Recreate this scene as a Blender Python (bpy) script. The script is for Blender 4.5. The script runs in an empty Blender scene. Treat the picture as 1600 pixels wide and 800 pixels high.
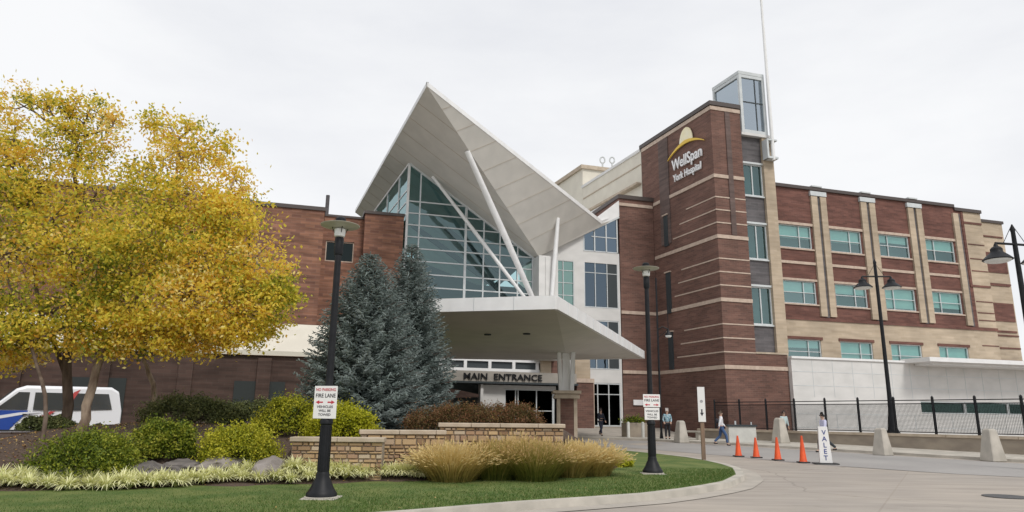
import bpy, bmesh, math, random
import numpy as np
from mathutils import Vector, Matrix, noise as mnoise
R = math.radians
scene = bpy.context.scene
col = scene.collection
rng = np.random.default_rng(7)
random.seed(7)

# ------------------------------------------------------------------ camera
F, VX, VY = 1080.0, 855.0, -4250.0
ROLL = math.atan2(VX-800, 400-VY)
PITCH = math.atan(F/math.hypot(VX-800, VY-400))
CAMH = 1.6
TH = R(16.5)
cd = bpy.data.cameras.new('camera'); cam = bpy.data.objects.new('camera', cd); col.objects.link(cam)
cd.sensor_width = 36; cd.lens = F/1600*36; cd.clip_end = 5000; cd.clip_start = .1
cam.matrix_world = Matrix.Translation((0,0,CAMH)) @ Matrix.Rotation(math.pi/2+PITCH, 4, 'X') @ Matrix.Rotation(ROLL, 4, 'Z')
scene.camera = cam

# ------------------------------------------------------------------ sky, sun, exposure
SUN_EL, SUN_AZ = R(48), R(150)       # azimuth clockwise from +Y (behind the camera, to the right)
w = bpy.data.worlds.new('World'); scene.world = w; w.use_nodes = True
nt = w.node_tree; nt.nodes.clear()
def N(nt, t, **kw):
    n = nt.nodes.new(t)
    for k, v in kw.items(): setattr(n, k, v)
    return n
out = N(nt,'ShaderNodeOutputWorld'); bg = N(nt,'ShaderNodeBackground'); bg.inputs[1].default_value = .1
sky = N(nt,'ShaderNodeTexSky', sky_type='NISHITA', sun_disc=False, sun_elevation=SUN_EL, sun_rotation=SUN_AZ)
tc = N(nt,'ShaderNodeTexCoord'); mp = N(nt,'ShaderNodeMapping'); mp.inputs['Scale'].default_value = (1.2,1.2,3.6)
mp.inputs['Location'].default_value = (.3,.1,.2)
nz = N(nt,'ShaderNodeTexNoise'); nz.inputs['Scale'].default_value = 1.2; nz.inputs['Detail'].default_value = 7; nz.inputs['Roughness'].default_value = .55
rp = N(nt,'ShaderNodeValToRGB')
rp.color_ramp.elements[0].position = .3; rp.color_ramp.elements[0].color = (6.0,6.12,6.45,1)
rp.color_ramp.elements[1].position = .60; rp.color_ramp.elements[1].color = (7.35,7.4,7.5,1)
mx = N(nt,'ShaderNodeMixRGB'); mx.inputs[0].default_value = .97
nt.links.new(tc.outputs['Generated'], mp.inputs[0]); nt.links.new(mp.outputs[0], nz.inputs['Vector'])
nt.links.new(nz.outputs['Fac'], rp.inputs[0]); nt.links.new(sky.outputs[0], mx.inputs[1]); nt.links.new(rp.outputs[0], mx.inputs[2])
nt.links.new(mx.outputs[0], bg.inputs[0]); nt.links.new(bg.outputs[0], out.inputs[0])
sl = bpy.data.lights.new('sun','SUN'); sl.energy = 1.4; sl.angle = R(14); sl.color = (1,.96,.9)
so = bpy.data.objects.new('sun', sl); col.objects.link(so)
sd = Vector((math.sin(SUN_AZ)*math.cos(SUN_EL), math.cos(SUN_AZ)*math.cos(SUN_EL), math.sin(SUN_EL)))
so.rotation_euler = sd.to_track_quat('Z','Y').to_euler()
scene.view_settings.view_transform = 'Standard'; scene.view_settings.look = 'None'
scene.view_settings.exposure = .4; scene.view_settings.gamma = 1

# ------------------------------------------------------------------ frames of reference
def ray(px, py):
    x, y = px-800, 400-py
    c, s = math.cos(ROLL), math.sin(ROLL)
    xr, yr = x*c-y*s, x*s+y*c
    cp, sp = math.cos(PITCH), math.sin(PITCH)
    return Vector((xr, F*cp-yr*sp, F*sp+yr*cp))
def at(px, py, Y):
    r = ray(px, py); t = Y/r.y
    return Vector((r.x*t, Y, CAMH+r.z*t))
CT, ST = math.cos(TH), math.sin(TH)
def W(u, v, z=0): return Vector((u*CT-v*ST, u*ST+v*CT, z))
def sm(t): t = min(max(t,0),1); return t*t*(3-2*t)
def gz(Y): return .3*sm((Y-22)/22)

# ------------------------------------------------------------------ materials
def principled(name, color, rough=.7, metal=0, spec=.5):
    m = bpy.data.materials.new(name); m.use_nodes = True
    b = m.node_tree.nodes['Principled BSDF']
    b.inputs['Base Color'].default_value = (*color,1); b.inputs['Roughness'].default_value = rough
    b.inputs['Metallic'].default_value = metal; b.inputs['Specular IOR Level'].default_value = spec
    return m
def mottled(name, c1, c2, scale=3, rough=.8, stretch=(1,1,1), bump=0, bscale=40, detail=5, lo=.35, hi=.65, metal=0, spec=.4, c3=None, tint=None):
    """two colours blended by noise on object coordinates, optional second fine noise and bump"""
    m = principled(name, c1, rough, metal, spec); nt = m.node_tree; b = nt.nodes['Principled BSDF']
    tc = N(nt,'ShaderNodeTexCoord'); mp = N(nt,'ShaderNodeMapping'); mp.inputs['Scale'].default_value = stretch
    nz = N(nt,'ShaderNodeTexNoise'); nz.inputs['Scale'].default_value = scale; nz.inputs['Detail'].default_value = detail
    rp = N(nt,'ShaderNodeValToRGB'); rp.color_ramp.elements[0].position = lo; rp.color_ramp.elements[1].position = hi
    rp.color_ramp.elements[0].color = (*c1,1); rp.color_ramp.elements[1].color = (*c2,1)
    if c3:
        e = rp.color_ramp.elements.new((lo+hi)/2); e.color = (*c3,1)
    nt.links.new(tc.outputs['Object'], mp.inputs[0]); nt.links.new(mp.outputs[0], nz.inputs['Vector'])
    nt.links.new(nz.outputs['Fac'], rp.inputs[0]); nt.links.new(rp.outputs[0], b.inputs['Base Color'])
    if bump:
        n2 = N(nt,'ShaderNodeTexNoise'); n2.inputs['Scale'].default_value = bscale; n2.inputs['Detail'].default_value = 4
        bp = N(nt,'ShaderNodeBump'); bp.inputs['Strength'].default_value = bump; bp.inputs['Distance'].default_value = .02
        nt.links.new(tc.outputs['Object'], n2.inputs['Vector']); nt.links.new(n2.outputs['Fac'], bp.inputs['Height'])
        nt.links.new(bp.outputs[0], b.inputs['Normal'])
    return m
def brick_mat(name, c1, c2, mortar, bw=.6, bh=.2, streak=.5):
    m = principled(name, c1, .88, 0, .25); nt = m.node_tree; b = nt.nodes['Principled BSDF']
    tc = N(nt,'ShaderNodeTexCoord'); sx = N(nt,'ShaderNodeSeparateXYZ'); nt.links.new(tc.outputs['Object'], sx.inputs[0])
    ad = N(nt,'ShaderNodeMath', operation='ADD'); nt.links.new(sx.outputs[0], ad.inputs[0]); nt.links.new(sx.outputs[1], ad.inputs[1])
    cb = N(nt,'ShaderNodeCombineXYZ'); nt.links.new(ad.outputs[0], cb.inputs[0]); nt.links.new(sx.outputs[2], cb.inputs[1])
    br = N(nt,'ShaderNodeTexBrick'); nt.links.new(cb.outputs[0], br.inputs['Vector'])
    br.inputs['Color1'].default_value = (*c1,1); br.inputs['Color2'].default_value = (*c2,1); br.inputs['Mortar'].default_value = (*mortar,1)
    br.inputs['Scale'].default_value = 1; br.inputs['Brick Width'].default_value = bw; br.inputs['Row Height'].default_value = bh
    br.inputs['Mortar Size'].default_value = .006; br.inputs['Bias'].default_value = -.1
    mp = N(nt,'ShaderNodeMapping'); mp.inputs['Scale'].default_value = (.45,4,1)
    nt.links.new(cb.outputs[0], mp.inputs[0])
    nz = N(nt,'ShaderNodeTexNoise'); nz.inputs['Scale'].default_value = 1; nz.inputs['Detail'].default_value = 6; nt.links.new(mp.outputs[0], nz.inputs['Vector'])
    n2 = N(nt,'ShaderNodeTexNoise'); n2.inputs['Scale'].default_value = .35; n2.inputs['Detail'].default_value = 3; nt.links.new(cb.outputs[0], n2.inputs['Vector'])
    m1 = N(nt,'ShaderNodeMapRange'); m1.inputs['From Min'].default_value=.3; m1.inputs['From Max'].default_value=.7; m1.inputs['To Min'].default_value=1-streak; m1.inputs['To Max'].default_value=1+streak
    nt.links.new(nz.outputs['Fac'], m1.inputs['Value'])
    m2 = N(nt,'ShaderNodeMapRange'); m2.inputs['From Min'].default_value=.3; m2.inputs['From Max'].default_value=.7; m2.inputs['To Min'].default_value=.82; m2.inputs['To Max'].default_value=1.18
    nt.links.new(n2.outputs['Fac'], m2.inputs['Value'])
    mu = N(nt,'ShaderNodeMath', operation='MULTIPLY'); nt.links.new(m1.outputs[0], mu.inputs[0]); nt.links.new(m2.outputs[0], mu.inputs[1])
    vm = N(nt,'ShaderNodeVectorMath', operation='SCALE'); nt.links.new(br.outputs['Color'], vm.inputs[0]); nt.links.new(mu.outputs[0], vm.inputs['Scale'])
    nt.links.new(vm.outputs[0], b.inputs['Base Color'])
    return m
def glass_mat(name, tint, refl, fac, rough=.015, wav=.0):
    m = bpy.data.materials.new(name); m.use_nodes = True; nt = m.node_tree; nt.nodes.clear()
    o = N(nt,'ShaderNodeOutputMaterial'); mix = N(nt,'ShaderNodeMixShader'); g = N(nt,'ShaderNodeBsdfGlossy'); t = N(nt,'ShaderNodeBsdfTransparent')
    g.inputs['Color'].default_value = (*refl,1); g.inputs['Roughness'].default_value = rough; t.inputs['Color'].default_value = (*tint,1)
    lw = N(nt,'ShaderNodeLayerWeight'); lw.inputs[0].default_value = .35
    mr = N(nt,'ShaderNodeMapRange'); mr.inputs['To Min'].default_value = fac; mr.inputs['To Max'].default_value = min(1,fac+.5)
    nt.links.new(lw.outputs['Fresnel'], mr.inputs['Value'])
    oi = N(nt,'ShaderNodeObjectInfo'); ma = N(nt,'ShaderNodeMath', operation='MULTIPLY_ADD'); ma.inputs[1].default_value = .16; ma.inputs[2].default_value = -.06
    nt.links.new(oi.outputs['Random'], ma.inputs[0]); ad = N(nt,'ShaderNodeMath', operation='ADD', use_clamp=True); nt.links.new(mr.outputs[0], ad.inputs[0]); nt.links.new(ma.outputs[0], ad.inputs[1]); nt.links.new(ad.outputs[0], mix.inputs[0])
    nt.links.new(t.outputs[0], mix.inputs[1]); nt.links.new(g.outputs[0], mix.inputs[2]); nt.links.new(mix.outputs[0], o.inputs[0])
    tc = N(nt,'ShaderNodeTexCoord'); nz = N(nt,'ShaderNodeTexNoise'); nz.inputs['Scale'].default_value = .6
    bp = N(nt,'ShaderNodeBump'); bp.inputs['Strength'].default_value = .12; bp.inputs['Distance'].default_value = .05
    nt.links.new(tc.outputs['Object'], nz.inputs['Vector']); nt.links.new(nz.outputs['Fac'], bp.inputs['Height']); nt.links.new(bp.outputs[0], g.inputs['Normal'])
    return m
def tint_mat(name, stops, rough=.6, transl=.35, attr='tint'):
    m = bpy.data.materials.new(name); m.use_nodes = True; nt = m.node_tree; b = nt.nodes['Principled BSDF']; o = nt.nodes['Material Output']
    a = N(nt,'ShaderNodeAttribute', attribute_name=attr); rp = N(nt,'ShaderNodeValToRGB')
    els = rp.color_ramp.elements
    els[0].position, els[0].color = stops[0][0], (*stops[0][1],1); els[1].position, els[1].color = stops[-1][0], (*stops[-1][1],1)
    for p, c in stops[1:-1]:
        e = els.new(p); e.color = (*c,1)
    nt.links.new(a.outputs['Fac'], rp.inputs[0]); nt.links.new(rp.outputs[0], b.inputs['Base Color'])
    b.inputs['Roughness'].default_value = rough; b.inputs['Specular IOR Level'].default_value = .25
    if transl:
        t = N(nt,'ShaderNodeBsdfTranslucent'); mix = N(nt,'ShaderNodeMixShader'); mix.inputs[0].default_value = transl
        nt.links.new(rp.outputs[0], t.inputs[0]); nt.links.new(b.outputs[0], mix.inputs[1]); nt.links.new(t.outputs[0], mix.inputs[2]); nt.links.new(mix.outputs[0], o.inputs[0])
    return m
M = {}
M['brick'] = brick_mat('brick', (.178,.096,.076), (.125,.072,.059), (.2,.14,.115), bw=.4, bh=.135, streak=.2)
M['brick_streaky'] = brick_mat('brick_streaky', (.27,.135,.088), (.16,.08,.06), (.22,.15,.12), bw=.6, bh=.2, streak=.4)
M['brick_dark'] = brick_mat('brick_dark', (.085,.052,.043), (.06,.038,.032), (.085,.065,.055), streak=.3)
M['brick_wing'] = brick_mat('brick_wing', (.17,.08,.064), (.122,.06,.05), (.17,.1,.085), bw=.4, bh=.135, streak=.25)
M['strip_grey'] = brick_mat('strip_grey', (.14,.1,.09), (.115,.085,.078), (.15,.12,.11), streak=.2)
M['brick_grey'] = brick_mat('brick_grey', (.13,.12,.125), (.1,.095,.1), (.15,.15,.15), streak=.2)
M['cream'] = brick_mat('cream_brick', (.47,.385,.29), (.42,.34,.25), (.45,.38,.3), streak=.12)
M['stone_band'] = mottled('stone_band', (.56,.45,.37), (.46,.36,.29), 4, .85)
M['cream_panel'] = mottled('cream_panel', (.66,.62,.53), (.6,.56,.48), .8, .7)
M['white_panel'] = mottled('white_panel', (.68,.67,.655), (.6,.595,.58), .7, .5, stretch=(1,1,2))
M['soffit'] = mottled('soffit', (.63,.605,.56), (.57,.55,.51), .9, .6)
M['white_metal'] = mottled('white_metal', (.82,.82,.82), (.74,.74,.74), 1.5, .4)
M['coping'] = principled('coping', (.07,.055,.05), .5)
M['fascia_beige'] = mottled('fascia_beige', (.36,.33,.29), (.3,.28,.25), 1.2, .6)
M['alu'] = mottled('aluminium', (.62,.65,.66), (.54,.57,.58), 2, .4)
M['black'] = mottled('black_paint', (.008,.009,.011), (.014,.015,.018), 6, .5, spec=.25)
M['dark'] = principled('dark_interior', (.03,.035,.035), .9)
M['dark_teal'] = mottled('interior_teal', (.12,.16,.165), (.07,.1,.11), .35, .9, stretch=(1,1,3))
M['blind'] = mottled('window_blind', (.8,.82,.78), (.7,.74,.72), .9, .9)
M['glass_teal'] = glass_mat('glass_teal', (.6,.86,.83), (.55,.76,.76), .2)
M['glass_hall'] = glass_mat('glass_hall', (.45,.68,.7), (.42,.56,.58), .24)
M['glass_green'] = glass_mat('glass_green', (.3,.5,.45), (.38,.58,.52), .5)
M['glass_green_dark'] = glass_mat('glass_green_dark', (.3,.45,.4), (.25,.4,.36), .12)
M['glass_blue'] = glass_mat('glass_blue', (.2,.26,.3), (.32,.42,.52), .34)
M['glass_dark'] = glass_mat('glass_dark', (.12,.14,.14), (.22,.28,.28), .03)
M['glass_pent'] = glass_mat('glass_pent', (.6,.68,.74), (.6,.68,.75), .55)
M['steel_dark'] = principled('dark_steel', (.035,.045,.05), .6)
M['concrete'] = mottled('concrete', (.43,.39,.34), (.36,.33,.29), 1.5, .85, bump=.15, bscale=60)
M['concrete_pale'] = mottled('pale_concrete', (.53,.49,.43), (.38,.355,.31), 1.7, .88, bump=.25, bscale=50, detail=9, lo=.3, hi=.62)
M['wall_concrete'] = mottled('wall_concrete', (.34,.29,.23), (.26,.22,.18), 1.2, .9, stretch=(1,1,2), bump=.2)
M['cap_stone'] = mottled('cap_stone', (.5,.42,.33), (.4,.33,.25), 3, .85, bump=.2, bscale=30)
M['mulch'] = mottled('mulch', (.055,.035,.026), (.12,.085,.065), 22, .95, bump=1, bscale=45, lo=.3, hi=.7)
M['lawn'] = mottled('lawn', (.075,.125,.025), (.15,.18,.05), 1.4, .9, bump=.6, bscale=120, detail=8)
M['bark_pale'] = mottled('bark_pale', (.42,.33,.25), (.16,.11,.08), 5, .9, stretch=(1,1,.4), bump=.6, bscale=25)
M['bark_dark'] = mottled('bark_dark', (.08,.055,.04), (.15,.11,.085), 8, .95, stretch=(1,1,.3), bump=.6, bscale=25)
M['rock'] = mottled('rock', (.11,.1,.095), (.2,.18,.17), 2.5, .9, bump=.7, bscale=9)

# ------------------------------------------------------------------ object helpers
def tag(o, label=None, cat=None, group=None, kind=None):
    if label: o['label'] = label
    if cat: o['category'] = cat
    if group: o['group'] = group
    if kind: o['kind'] = kind
    return o
def link(name, me, mat=None, parent=None, smooth=False):
    o = bpy.data.objects.new(name, me); col.objects.link(o)
    if mat is not None: me.materials.append(mat)
    if parent is not None: o.parent = parent
    if smooth:
        for p in me.polygons: p.use_smooth = True
    return o
def empty(name, loc=(0,0,0), rz=0):
    o = bpy.data.objects.new(name, None); col.objects.link(o); o.location = loc; o.rotation_euler.z = rz; o.empty_display_size = .2
    return o
def copy_tree(o, parent=None):
    c = o.copy(); col.objects.link(c)
    if parent is not None: c.parent = parent
    for ch in list(o.children): copy_tree(ch, c)
    return c
class MB:
    def __init__(s, base=(0,0,0)): s.v=[]; s.f=[]; s.pc=[]; s.b=Vector(base)
    def add(s, vs, fs):
        n=len(s.v); s.pc.append((n,len(s.f))); s.v += [Vector(p)-s.b for p in vs]; s.f += [tuple(n+i for i in f) for f in fs]
    def box(s, x0,x1,y0,y1,z0,z1):
        s.add([(x0,y0,z0),(x1,y0,z0),(x1,y1,z0),(x0,y1,z0),(x0,y0,z1),(x1,y0,z1),(x1,y1,z1),(x0,y1,z1)],
              [(3,2,1,0),(4,5,6,7),(0,1,5,4),(1,2,6,5),(2,3,7,6),(3,0,4,7)])
    def prism(s, pts, z0, z1):
        n=len(pts); vs=[(p[0],p[1],z0) for p in pts]+[(p[0],p[1],z1) for p in pts]
        s.add(vs, [tuple(range(n-1,-1,-1)), tuple(range(n,2*n))]+[(i,(i+1)%n,n+(i+1)%n,n+i) for i in range(n)])
    def slab(s, pts, dv):
        """thick sheet: polygon in 3D pushed along dv"""
        n=len(pts); dv=Vector(dv); a=[Vector(p) for p in pts]
        s.add(a+[p+dv for p in a], [tuple(range(n)), tuple(range(2*n-1,n-1,-1))]+[((i+1)%n,i,n+i,n+(i+1)%n) for i in range(n)])
    def bar(s, a, b, w, h=None, up=(0,0,1)):
        h=h or w; a=Vector(a); b=Vector(b); d=(b-a).normalized(); up=Vector(up)
        if abs(d.dot(up))>.98: up=Vector((0,1,0))
        x=d.cross(up).normalized()*w/2; y=x.normalized().cross(d).normalized()*h/2
        s.add([a-x-y,a+x-y,a+x+y,a-x+y,b-x-y,b+x-y,b+x+y,b-x+y],[(3,2,1,0),(4,5,6,7),(0,1,5,4),(1,2,6,5),(2,3,7,6),(3,0,4,7)])
    def tube(s, pts, rs, n=10, cap=True):
        pts=[Vector(p) for p in pts]; base=len(s.v); rings=[]
        if not hasattr(rs,'__len__'): rs=[rs]*len(pts)
        prev=None
        for i,p in enumerate(pts):
            d=(pts[min(i+1,len(pts)-1)]-pts[max(i-1,0)]).normalized()
            ref=Vector((1,0,0)) if abs(d.x)<.9 else Vector((0,1,0))
            x=d.cross(ref).normalized() if prev is None else (prev-d*prev.dot(d)).normalized()
            prev=x; y=d.cross(x)
            rings.append([p+(x*math.cos(2*math.pi*k/n)+y*math.sin(2*math.pi*k/n))*rs[i] for k in range(n)])
        vs=[q for r in rings for q in r]; fs=[]
        for i in range(len(pts)-1):
            for k in range(n): fs.append((i*n+k,i*n+(k+1)%n,(i+1)*n+(k+1)%n,(i+1)*n+k))
        if cap: fs.append(tuple(range(n-1,-1,-1))); fs.append(tuple((len(pts)-1)*n+k for k in range(n)))
        s.add(vs,fs)
    def lathe(s, prof, c=(0,0,0), n=24):
        c=Vector(c); vs=[]; fs=[]
        for r,z in prof: vs += [c+Vector((r*math.cos(2*math.pi*k/n), r*math.sin(2*math.pi*k/n), z)) for k in range(n)]
        for i in range(len(prof)-1):
            for k in range(n): fs.append((i*n+k,i*n+(k+1)%n,(i+1)*n+(k+1)%n,(i+1)*n+k))
        fs.append(tuple(range(n-1,-1,-1))); fs.append(tuple((len(prof)-1)*n+k for k in range(n)))
        s.add(vs,fs)
    def build(s, name, mat, parent=None, smooth=False, bevel=0):
        me=bpy.data.meshes.new(name); me.from_pydata([tuple(p) for p in s.v],[],s.f); me.update()
        if bevel:
            bm=bmesh.new(); bm.from_mesh(me); bmesh.ops.bevel(bm, geom=bm.edges[:], offset=bevel, segments=1, affect='EDGES', clamp_overlap=True); bm.to_mesh(me); bm.free()
        o=link(name, me, mat, parent)
        if smooth:
            for p in me.polygons: p.use_smooth=True
            me.set_sharp_from_angle(angle=R(38))
        return o
def each(mb, name, mat, parent=None, smooth=False):
    """one object per piece"""
    pc=mb.pc+[(len(mb.v),len(mb.f))]; r=[]
    for (a,fa),(b,fb_) in zip(pc[:-1],pc[1:]):
        me=bpy.data.meshes.new(name); me.from_pydata([tuple(p) for p in mb.v[a:b]],[],[tuple(i-a for i in f) for f in mb.f[fa:fb_]]); me.update()
        r.append(link(name,me,mat,parent))
    return r
def quads(name, P, tint, mat, parent=None):
    """P: (n,4,3) corner array, tint: n values -> one mesh of leaf faces"""
    n=len(P); me=bpy.data.meshes.new(name)
    me.vertices.add(n*4); me.vertices.foreach_set('co', np.ascontiguousarray(P,dtype=np.float32).reshape(-1))
    me.loops.add(n*4); me.loops.foreach_set('vertex_index', np.arange(n*4,dtype=np.int32))
    me.polygons.add(n); me.polygons.foreach_set('loop_start', np.arange(0,n*4,4,dtype=np.int32))
    me.update(calc_edges=True)
    a=me.attributes.new('tint','FLOAT','FACE'); a.data.foreach_set('value', np.asarray(tint,dtype=np.float32))
    return link(name, me, mat, parent)
def unit(a): return a/np.maximum(np.linalg.norm(a,axis=-1,keepdims=True),1e-9)
def leaf_quads(C, size, flat=0, aspect=.62):
    """random leaf-shaped kites at centres C"""
    n=len(C); d=unit(rng.normal(size=(n,3))); e=unit(np.cross(d, unit(rng.normal(size=(n,3)))))
    s=np.broadcast_to(np.asarray(size,dtype=float).reshape(-1,1),(n,1))
    L=d*s; S=e*s*aspect
    return np.stack([C-L, C+S*.9-L*.1, C+L, C-S*.9-L*.1],1)
def building(name, u, v, label, cat='building', group=None):
    return tag(empty(name, W(u,v,0), TH), label, cat, group), Vector((u,v,0))

# ------------------------------------------------------------------ ground, road, kerbs
def struct(o): o['kind']='structure'; return o
def sheet(name, xs, ys, zf, mat):
    nx,ny=len(xs),len(ys); vs=[(x,y,zf(x,y)) for y in ys for x in xs]
    fs=[(j*nx+i,j*nx+i+1,(j+1)*nx+i+1,(j+1)*nx+i) for j in range(ny-1) for i in range(nx-1)]
    me=bpy.data.meshes.new(name); me.from_pydata(vs,[],fs); return struct(link(name,me,mat,smooth=True))
M['earth'] = mottled('earth', (.09,.1,.05), (.14,.13,.08), .2, .95)
sheet('ground', [-3000,-400,-60,60,400,3000], [-400,-40]+list(range(0,60,4))+[90,400,4000], lambda x,y: gz(y)-.05, M['earth'])
# concrete drive with joints
def road_mat():
    m=mottled('concrete_paving', (.4,.352,.3), (.335,.3,.265), .22, .8, bump=.12, bscale=90, detail=9, lo=.3, hi=.7)
    nt=m.node_tree; b=nt.nodes['Principled BSDF']; src=b.inputs['Base Color'].links[0].from_socket
    tc=N(nt,'ShaderNodeTexCoord'); n1=N(nt,'ShaderNodeTexNoise'); n1.inputs['Scale'].default_value=1.3; n1.inputs['Detail'].default_value=8
    mp=N(nt,'ShaderNodeMapping'); mp.inputs['Scale'].default_value=(.35,1.6,1); mp.inputs['Rotation'].default_value=(0,0,.6)
    nt.links.new(tc.outputs['Object'],mp.inputs[0]); nt.links.new(mp.outputs[0],n1.inputs['Vector'])
    mr=N(nt,'ShaderNodeMapRange'); mr.inputs['From Min'].default_value=.3; mr.inputs['From Max'].default_value=.7; mr.inputs['To Min'].default_value=.86; mr.inputs['To Max'].default_value=1.12
    nt.links.new(n1.outputs['Fac'],mr.inputs['Value'])
    br=N(nt,'ShaderNodeTexBrick'); br.offset=0; br.inputs['Color1'].default_value=(1,1,1,1); br.inputs['Color2'].default_value=(.94,.94,.95,1); br.inputs['Mortar'].default_value=(.88,.87,.86,1)
    br.inputs['Scale'].default_value=1; br.inputs['Brick Width'].default_value=5.5; br.inputs['Row Height'].default_value=4.5; br.inputs['Mortar Size'].default_value=.02
    m2=N(nt,'ShaderNodeMapping'); m2.inputs['Rotation'].default_value=(0,0,.55); m2.inputs['Location'].default_value=(1.2,.4,0)
    nt.links.new(tc.outputs['Object'],m2.inputs[0]); nt.links.new(m2.outputs[0],br.inputs['Vector'])
    v1=N(nt,'ShaderNodeVectorMath',operation='SCALE'); nt.links.new(src,v1.inputs[0]); nt.links.new(mr.outputs[0],v1.inputs['Scale'])
    v2=N(nt,'ShaderNodeVectorMath',operation='MULTIPLY'); nt.links.new(v1.outputs[0],v2.inputs[0]); nt.links.new(br.outputs['Color'],v2.inputs[1])
    n3=N(nt,'ShaderNodeTexNoise'); n3.inputs['Scale'].default_value=.9; n3.inputs['Detail'].default_value=7; n3.inputs['Roughness'].default_value=.7; nt.links.new(tc.outputs['Object'],n3.inputs['Vector'])
    r3=N(nt,'ShaderNodeMapRange'); r3.inputs['From Min'].default_value=.6; r3.inputs['From Max'].default_value=.74; r3.inputs['To Min'].default_value=1; r3.inputs['To Max'].default_value=.8; nt.links.new(n3.outputs['Fac'],r3.inputs['Value'])
    vo=N(nt,'ShaderNodeTexVoronoi'); vo.feature='DISTANCE_TO_EDGE'; vo.inputs['Scale'].default_value=.16
    n4=N(nt,'ShaderNodeTexNoise'); n4.inputs['Scale'].default_value=1.2; n4.inputs['Detail'].default_value=6; nt.links.new(tc.outputs['Object'],n4.inputs['Vector'])
    mv=N(nt,'ShaderNodeMixRGB'); mv.inputs[0].default_value=.35; nt.links.new(tc.outputs['Object'],mv.inputs[1]); nt.links.new(n4.outputs['Color'],mv.inputs[2]); nt.links.new(mv.outputs[0],vo.inputs['Vector'])
    r4=N(nt,'ShaderNodeMapRange'); r4.inputs['From Min'].default_value=.0; r4.inputs['From Max'].default_value=.004; r4.inputs['To Min'].default_value=.72; r4.inputs['To Max'].default_value=1; nt.links.new(vo.outputs['Distance'],r4.inputs['Value'])
    mm=N(nt,'ShaderNodeMath',operation='MULTIPLY'); nt.links.new(r3.outputs[0],mm.inputs[0]); nt.links.new(r4.outputs[0],mm.inputs[1])
    v3=N(nt,'ShaderNodeVectorMath',operation='SCALE'); nt.links.new(v2.outputs[0],v3.inputs[0]); nt.links.new(mm.outputs[0],v3.inputs['Scale'])
    nt.links.new(v3.outputs[0],b.inputs['Base Color']); return m
M['road']=road_mat()
sheet('road', [-40,-20,-8,0,10,20,40,80], [-15,-5]+[0+2*i for i in range(31)], lambda x,y: gz(y), M['road'])
M['asphalt']=mottled('asphalt_band', (.34,.325,.31), (.295,.28,.27), .3, .85, bump=.2, bscale=90, detail=8)
# grey driving lane that sweeps from the entrance round to the right
lane_in=[(3.8,36.5),(6,34.5),(9.0,30.2),(11,26.2),(14,22.6),(20,18.5),(30,14)]
lane_out=[(3.5,44.5),(8,41.5),(11.6,37.2),(15.1,33.3),(19.6,27.9),(25.5,23),(34,17)]
mb=MB()
for (a,b_,c,d) in zip(lane_in[:-1],lane_in[1:],lane_out[1:],lane_out[:-1]):
    mb.add([(p[0],p[1],gz(p[1])+.008) for p in (a,b_,c,d)],[(0,1,2,3)])
struct(mb.build('asphalt_lane',M['asphalt']))
# pale sidewalk in front of the fence wall
sw_in=[(3.3,45.2),(8.2,42.2),(11.5,38.6),(15.4,34.0),(20.0,28.6),(26.2,23.5),(35,17.2)]
sw_out=[(3.3,47.5),(9.6,47.2),(13.9,43.4),(17.7,38.3),(22.6,31.6),(30,22),(38,13)]
mb=MB()
for (a,b_,c,d) in zip(sw_in[:-1],sw_in[1:],sw_out[1:],sw_out[:-1]):
    q=[(p[0],p[1]) for p in (a,b_,c,d)]
    top=[(x,y,gz(y)+.11) for x,y in q]; bot=[(x,y,gz(y)-.04) for x,y in q]
    mb.add(bot+top,[(4,5,6,7),(0,1,5,4),(2,3,7,6)])
struct(mb.build('sidewalk',M['concrete_pale']))
mb=MB(); mb.add([W(4,44.2,.3+.015),W(26.4,44.2,.3+.015),W(26.4,48.5,.88),W(4,48.5,.88)],[(0,1,2,3)])
struct(mb.build('entrance_walk',M['concrete']))
# island: kerb, lawn, planting bed
kerb=[(-60,-26),(-30,-5.5),(-12,4.6),(-5,9.25),(-1.58,11.64),(.05,12.91),(1.4,13.75),(2.62,14.57),(3.6,15.55),(4.44,16.54),(5.15,17.5),(5.66,18.57),(6.15,19.6),(6.51,20.85),(6.9,22.3),(7.05,24),(6.98,25.6),(6.7,27.2),(5.85,29.2),(4.6,31.2),(3,33.1),(1,34.6),(-3,36.5),(-9,37.5),(-16,37)]
def offset(pl, d):
    r=[]
    for i,p in enumerate(pl):
        a=Vector(pl[max(i-1,0)]); b=Vector(pl[min(i+1,len(pl)-1)]); t=(b-a).normalized(); r.append((p[0]+t.y*d, p[1]-t.x*d))
    return r
def ribbon(mb, A, B, za, zb):
    n=len(A); vs=[(p[0],p[1],gz(p[1])*0+za+ (gz(p[1]))) for p in A]+[(p[0],p[1],zb+gz(p[1])) for p in B]
    mb.add(vs,[(i,n+i,n+i+1,i+1) for i in range(n-1)])
ko=offset(kerb,.22); kg=offset(kerb,.7)
kb=MB(); ribbon(kb,kerb,ko,.14,.14); ribbon(kb,ko,offset(kerb,.25),.14,-.02); 
struct(kb.build('kerb',M['concrete_pale']))
kb=MB(); ribbon(kb,offset(kerb,.24),kg,.012,.012); struct(kb.build('gutter',M['concrete']))
mb=MB(); pts=kerb+[(-60,37)]
mb.add([(x,y,.135+gz(y)) for x,y in pts],[tuple(range(len(pts)))])
lawn=mb.build('lawn',M['lawn'])
bm=bmesh.new(); bm.from_mesh(lawn.data); bmesh.ops.triangulate(bm, faces=bm.faces[:]); bm.to_mesh(lawn.data); bm.free(); struct(lawn)
bed=[(-40,-2),(-14,10.4),(-11.5,11.6),(-8.92,12.78),(-7.13,13.61),(-5.12,14.68),(-2.73,15.8),(.06,17.1),(1.5,18.3),(2.7,19.8),(3.5,21.4),(4.1,23.3)]
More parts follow.
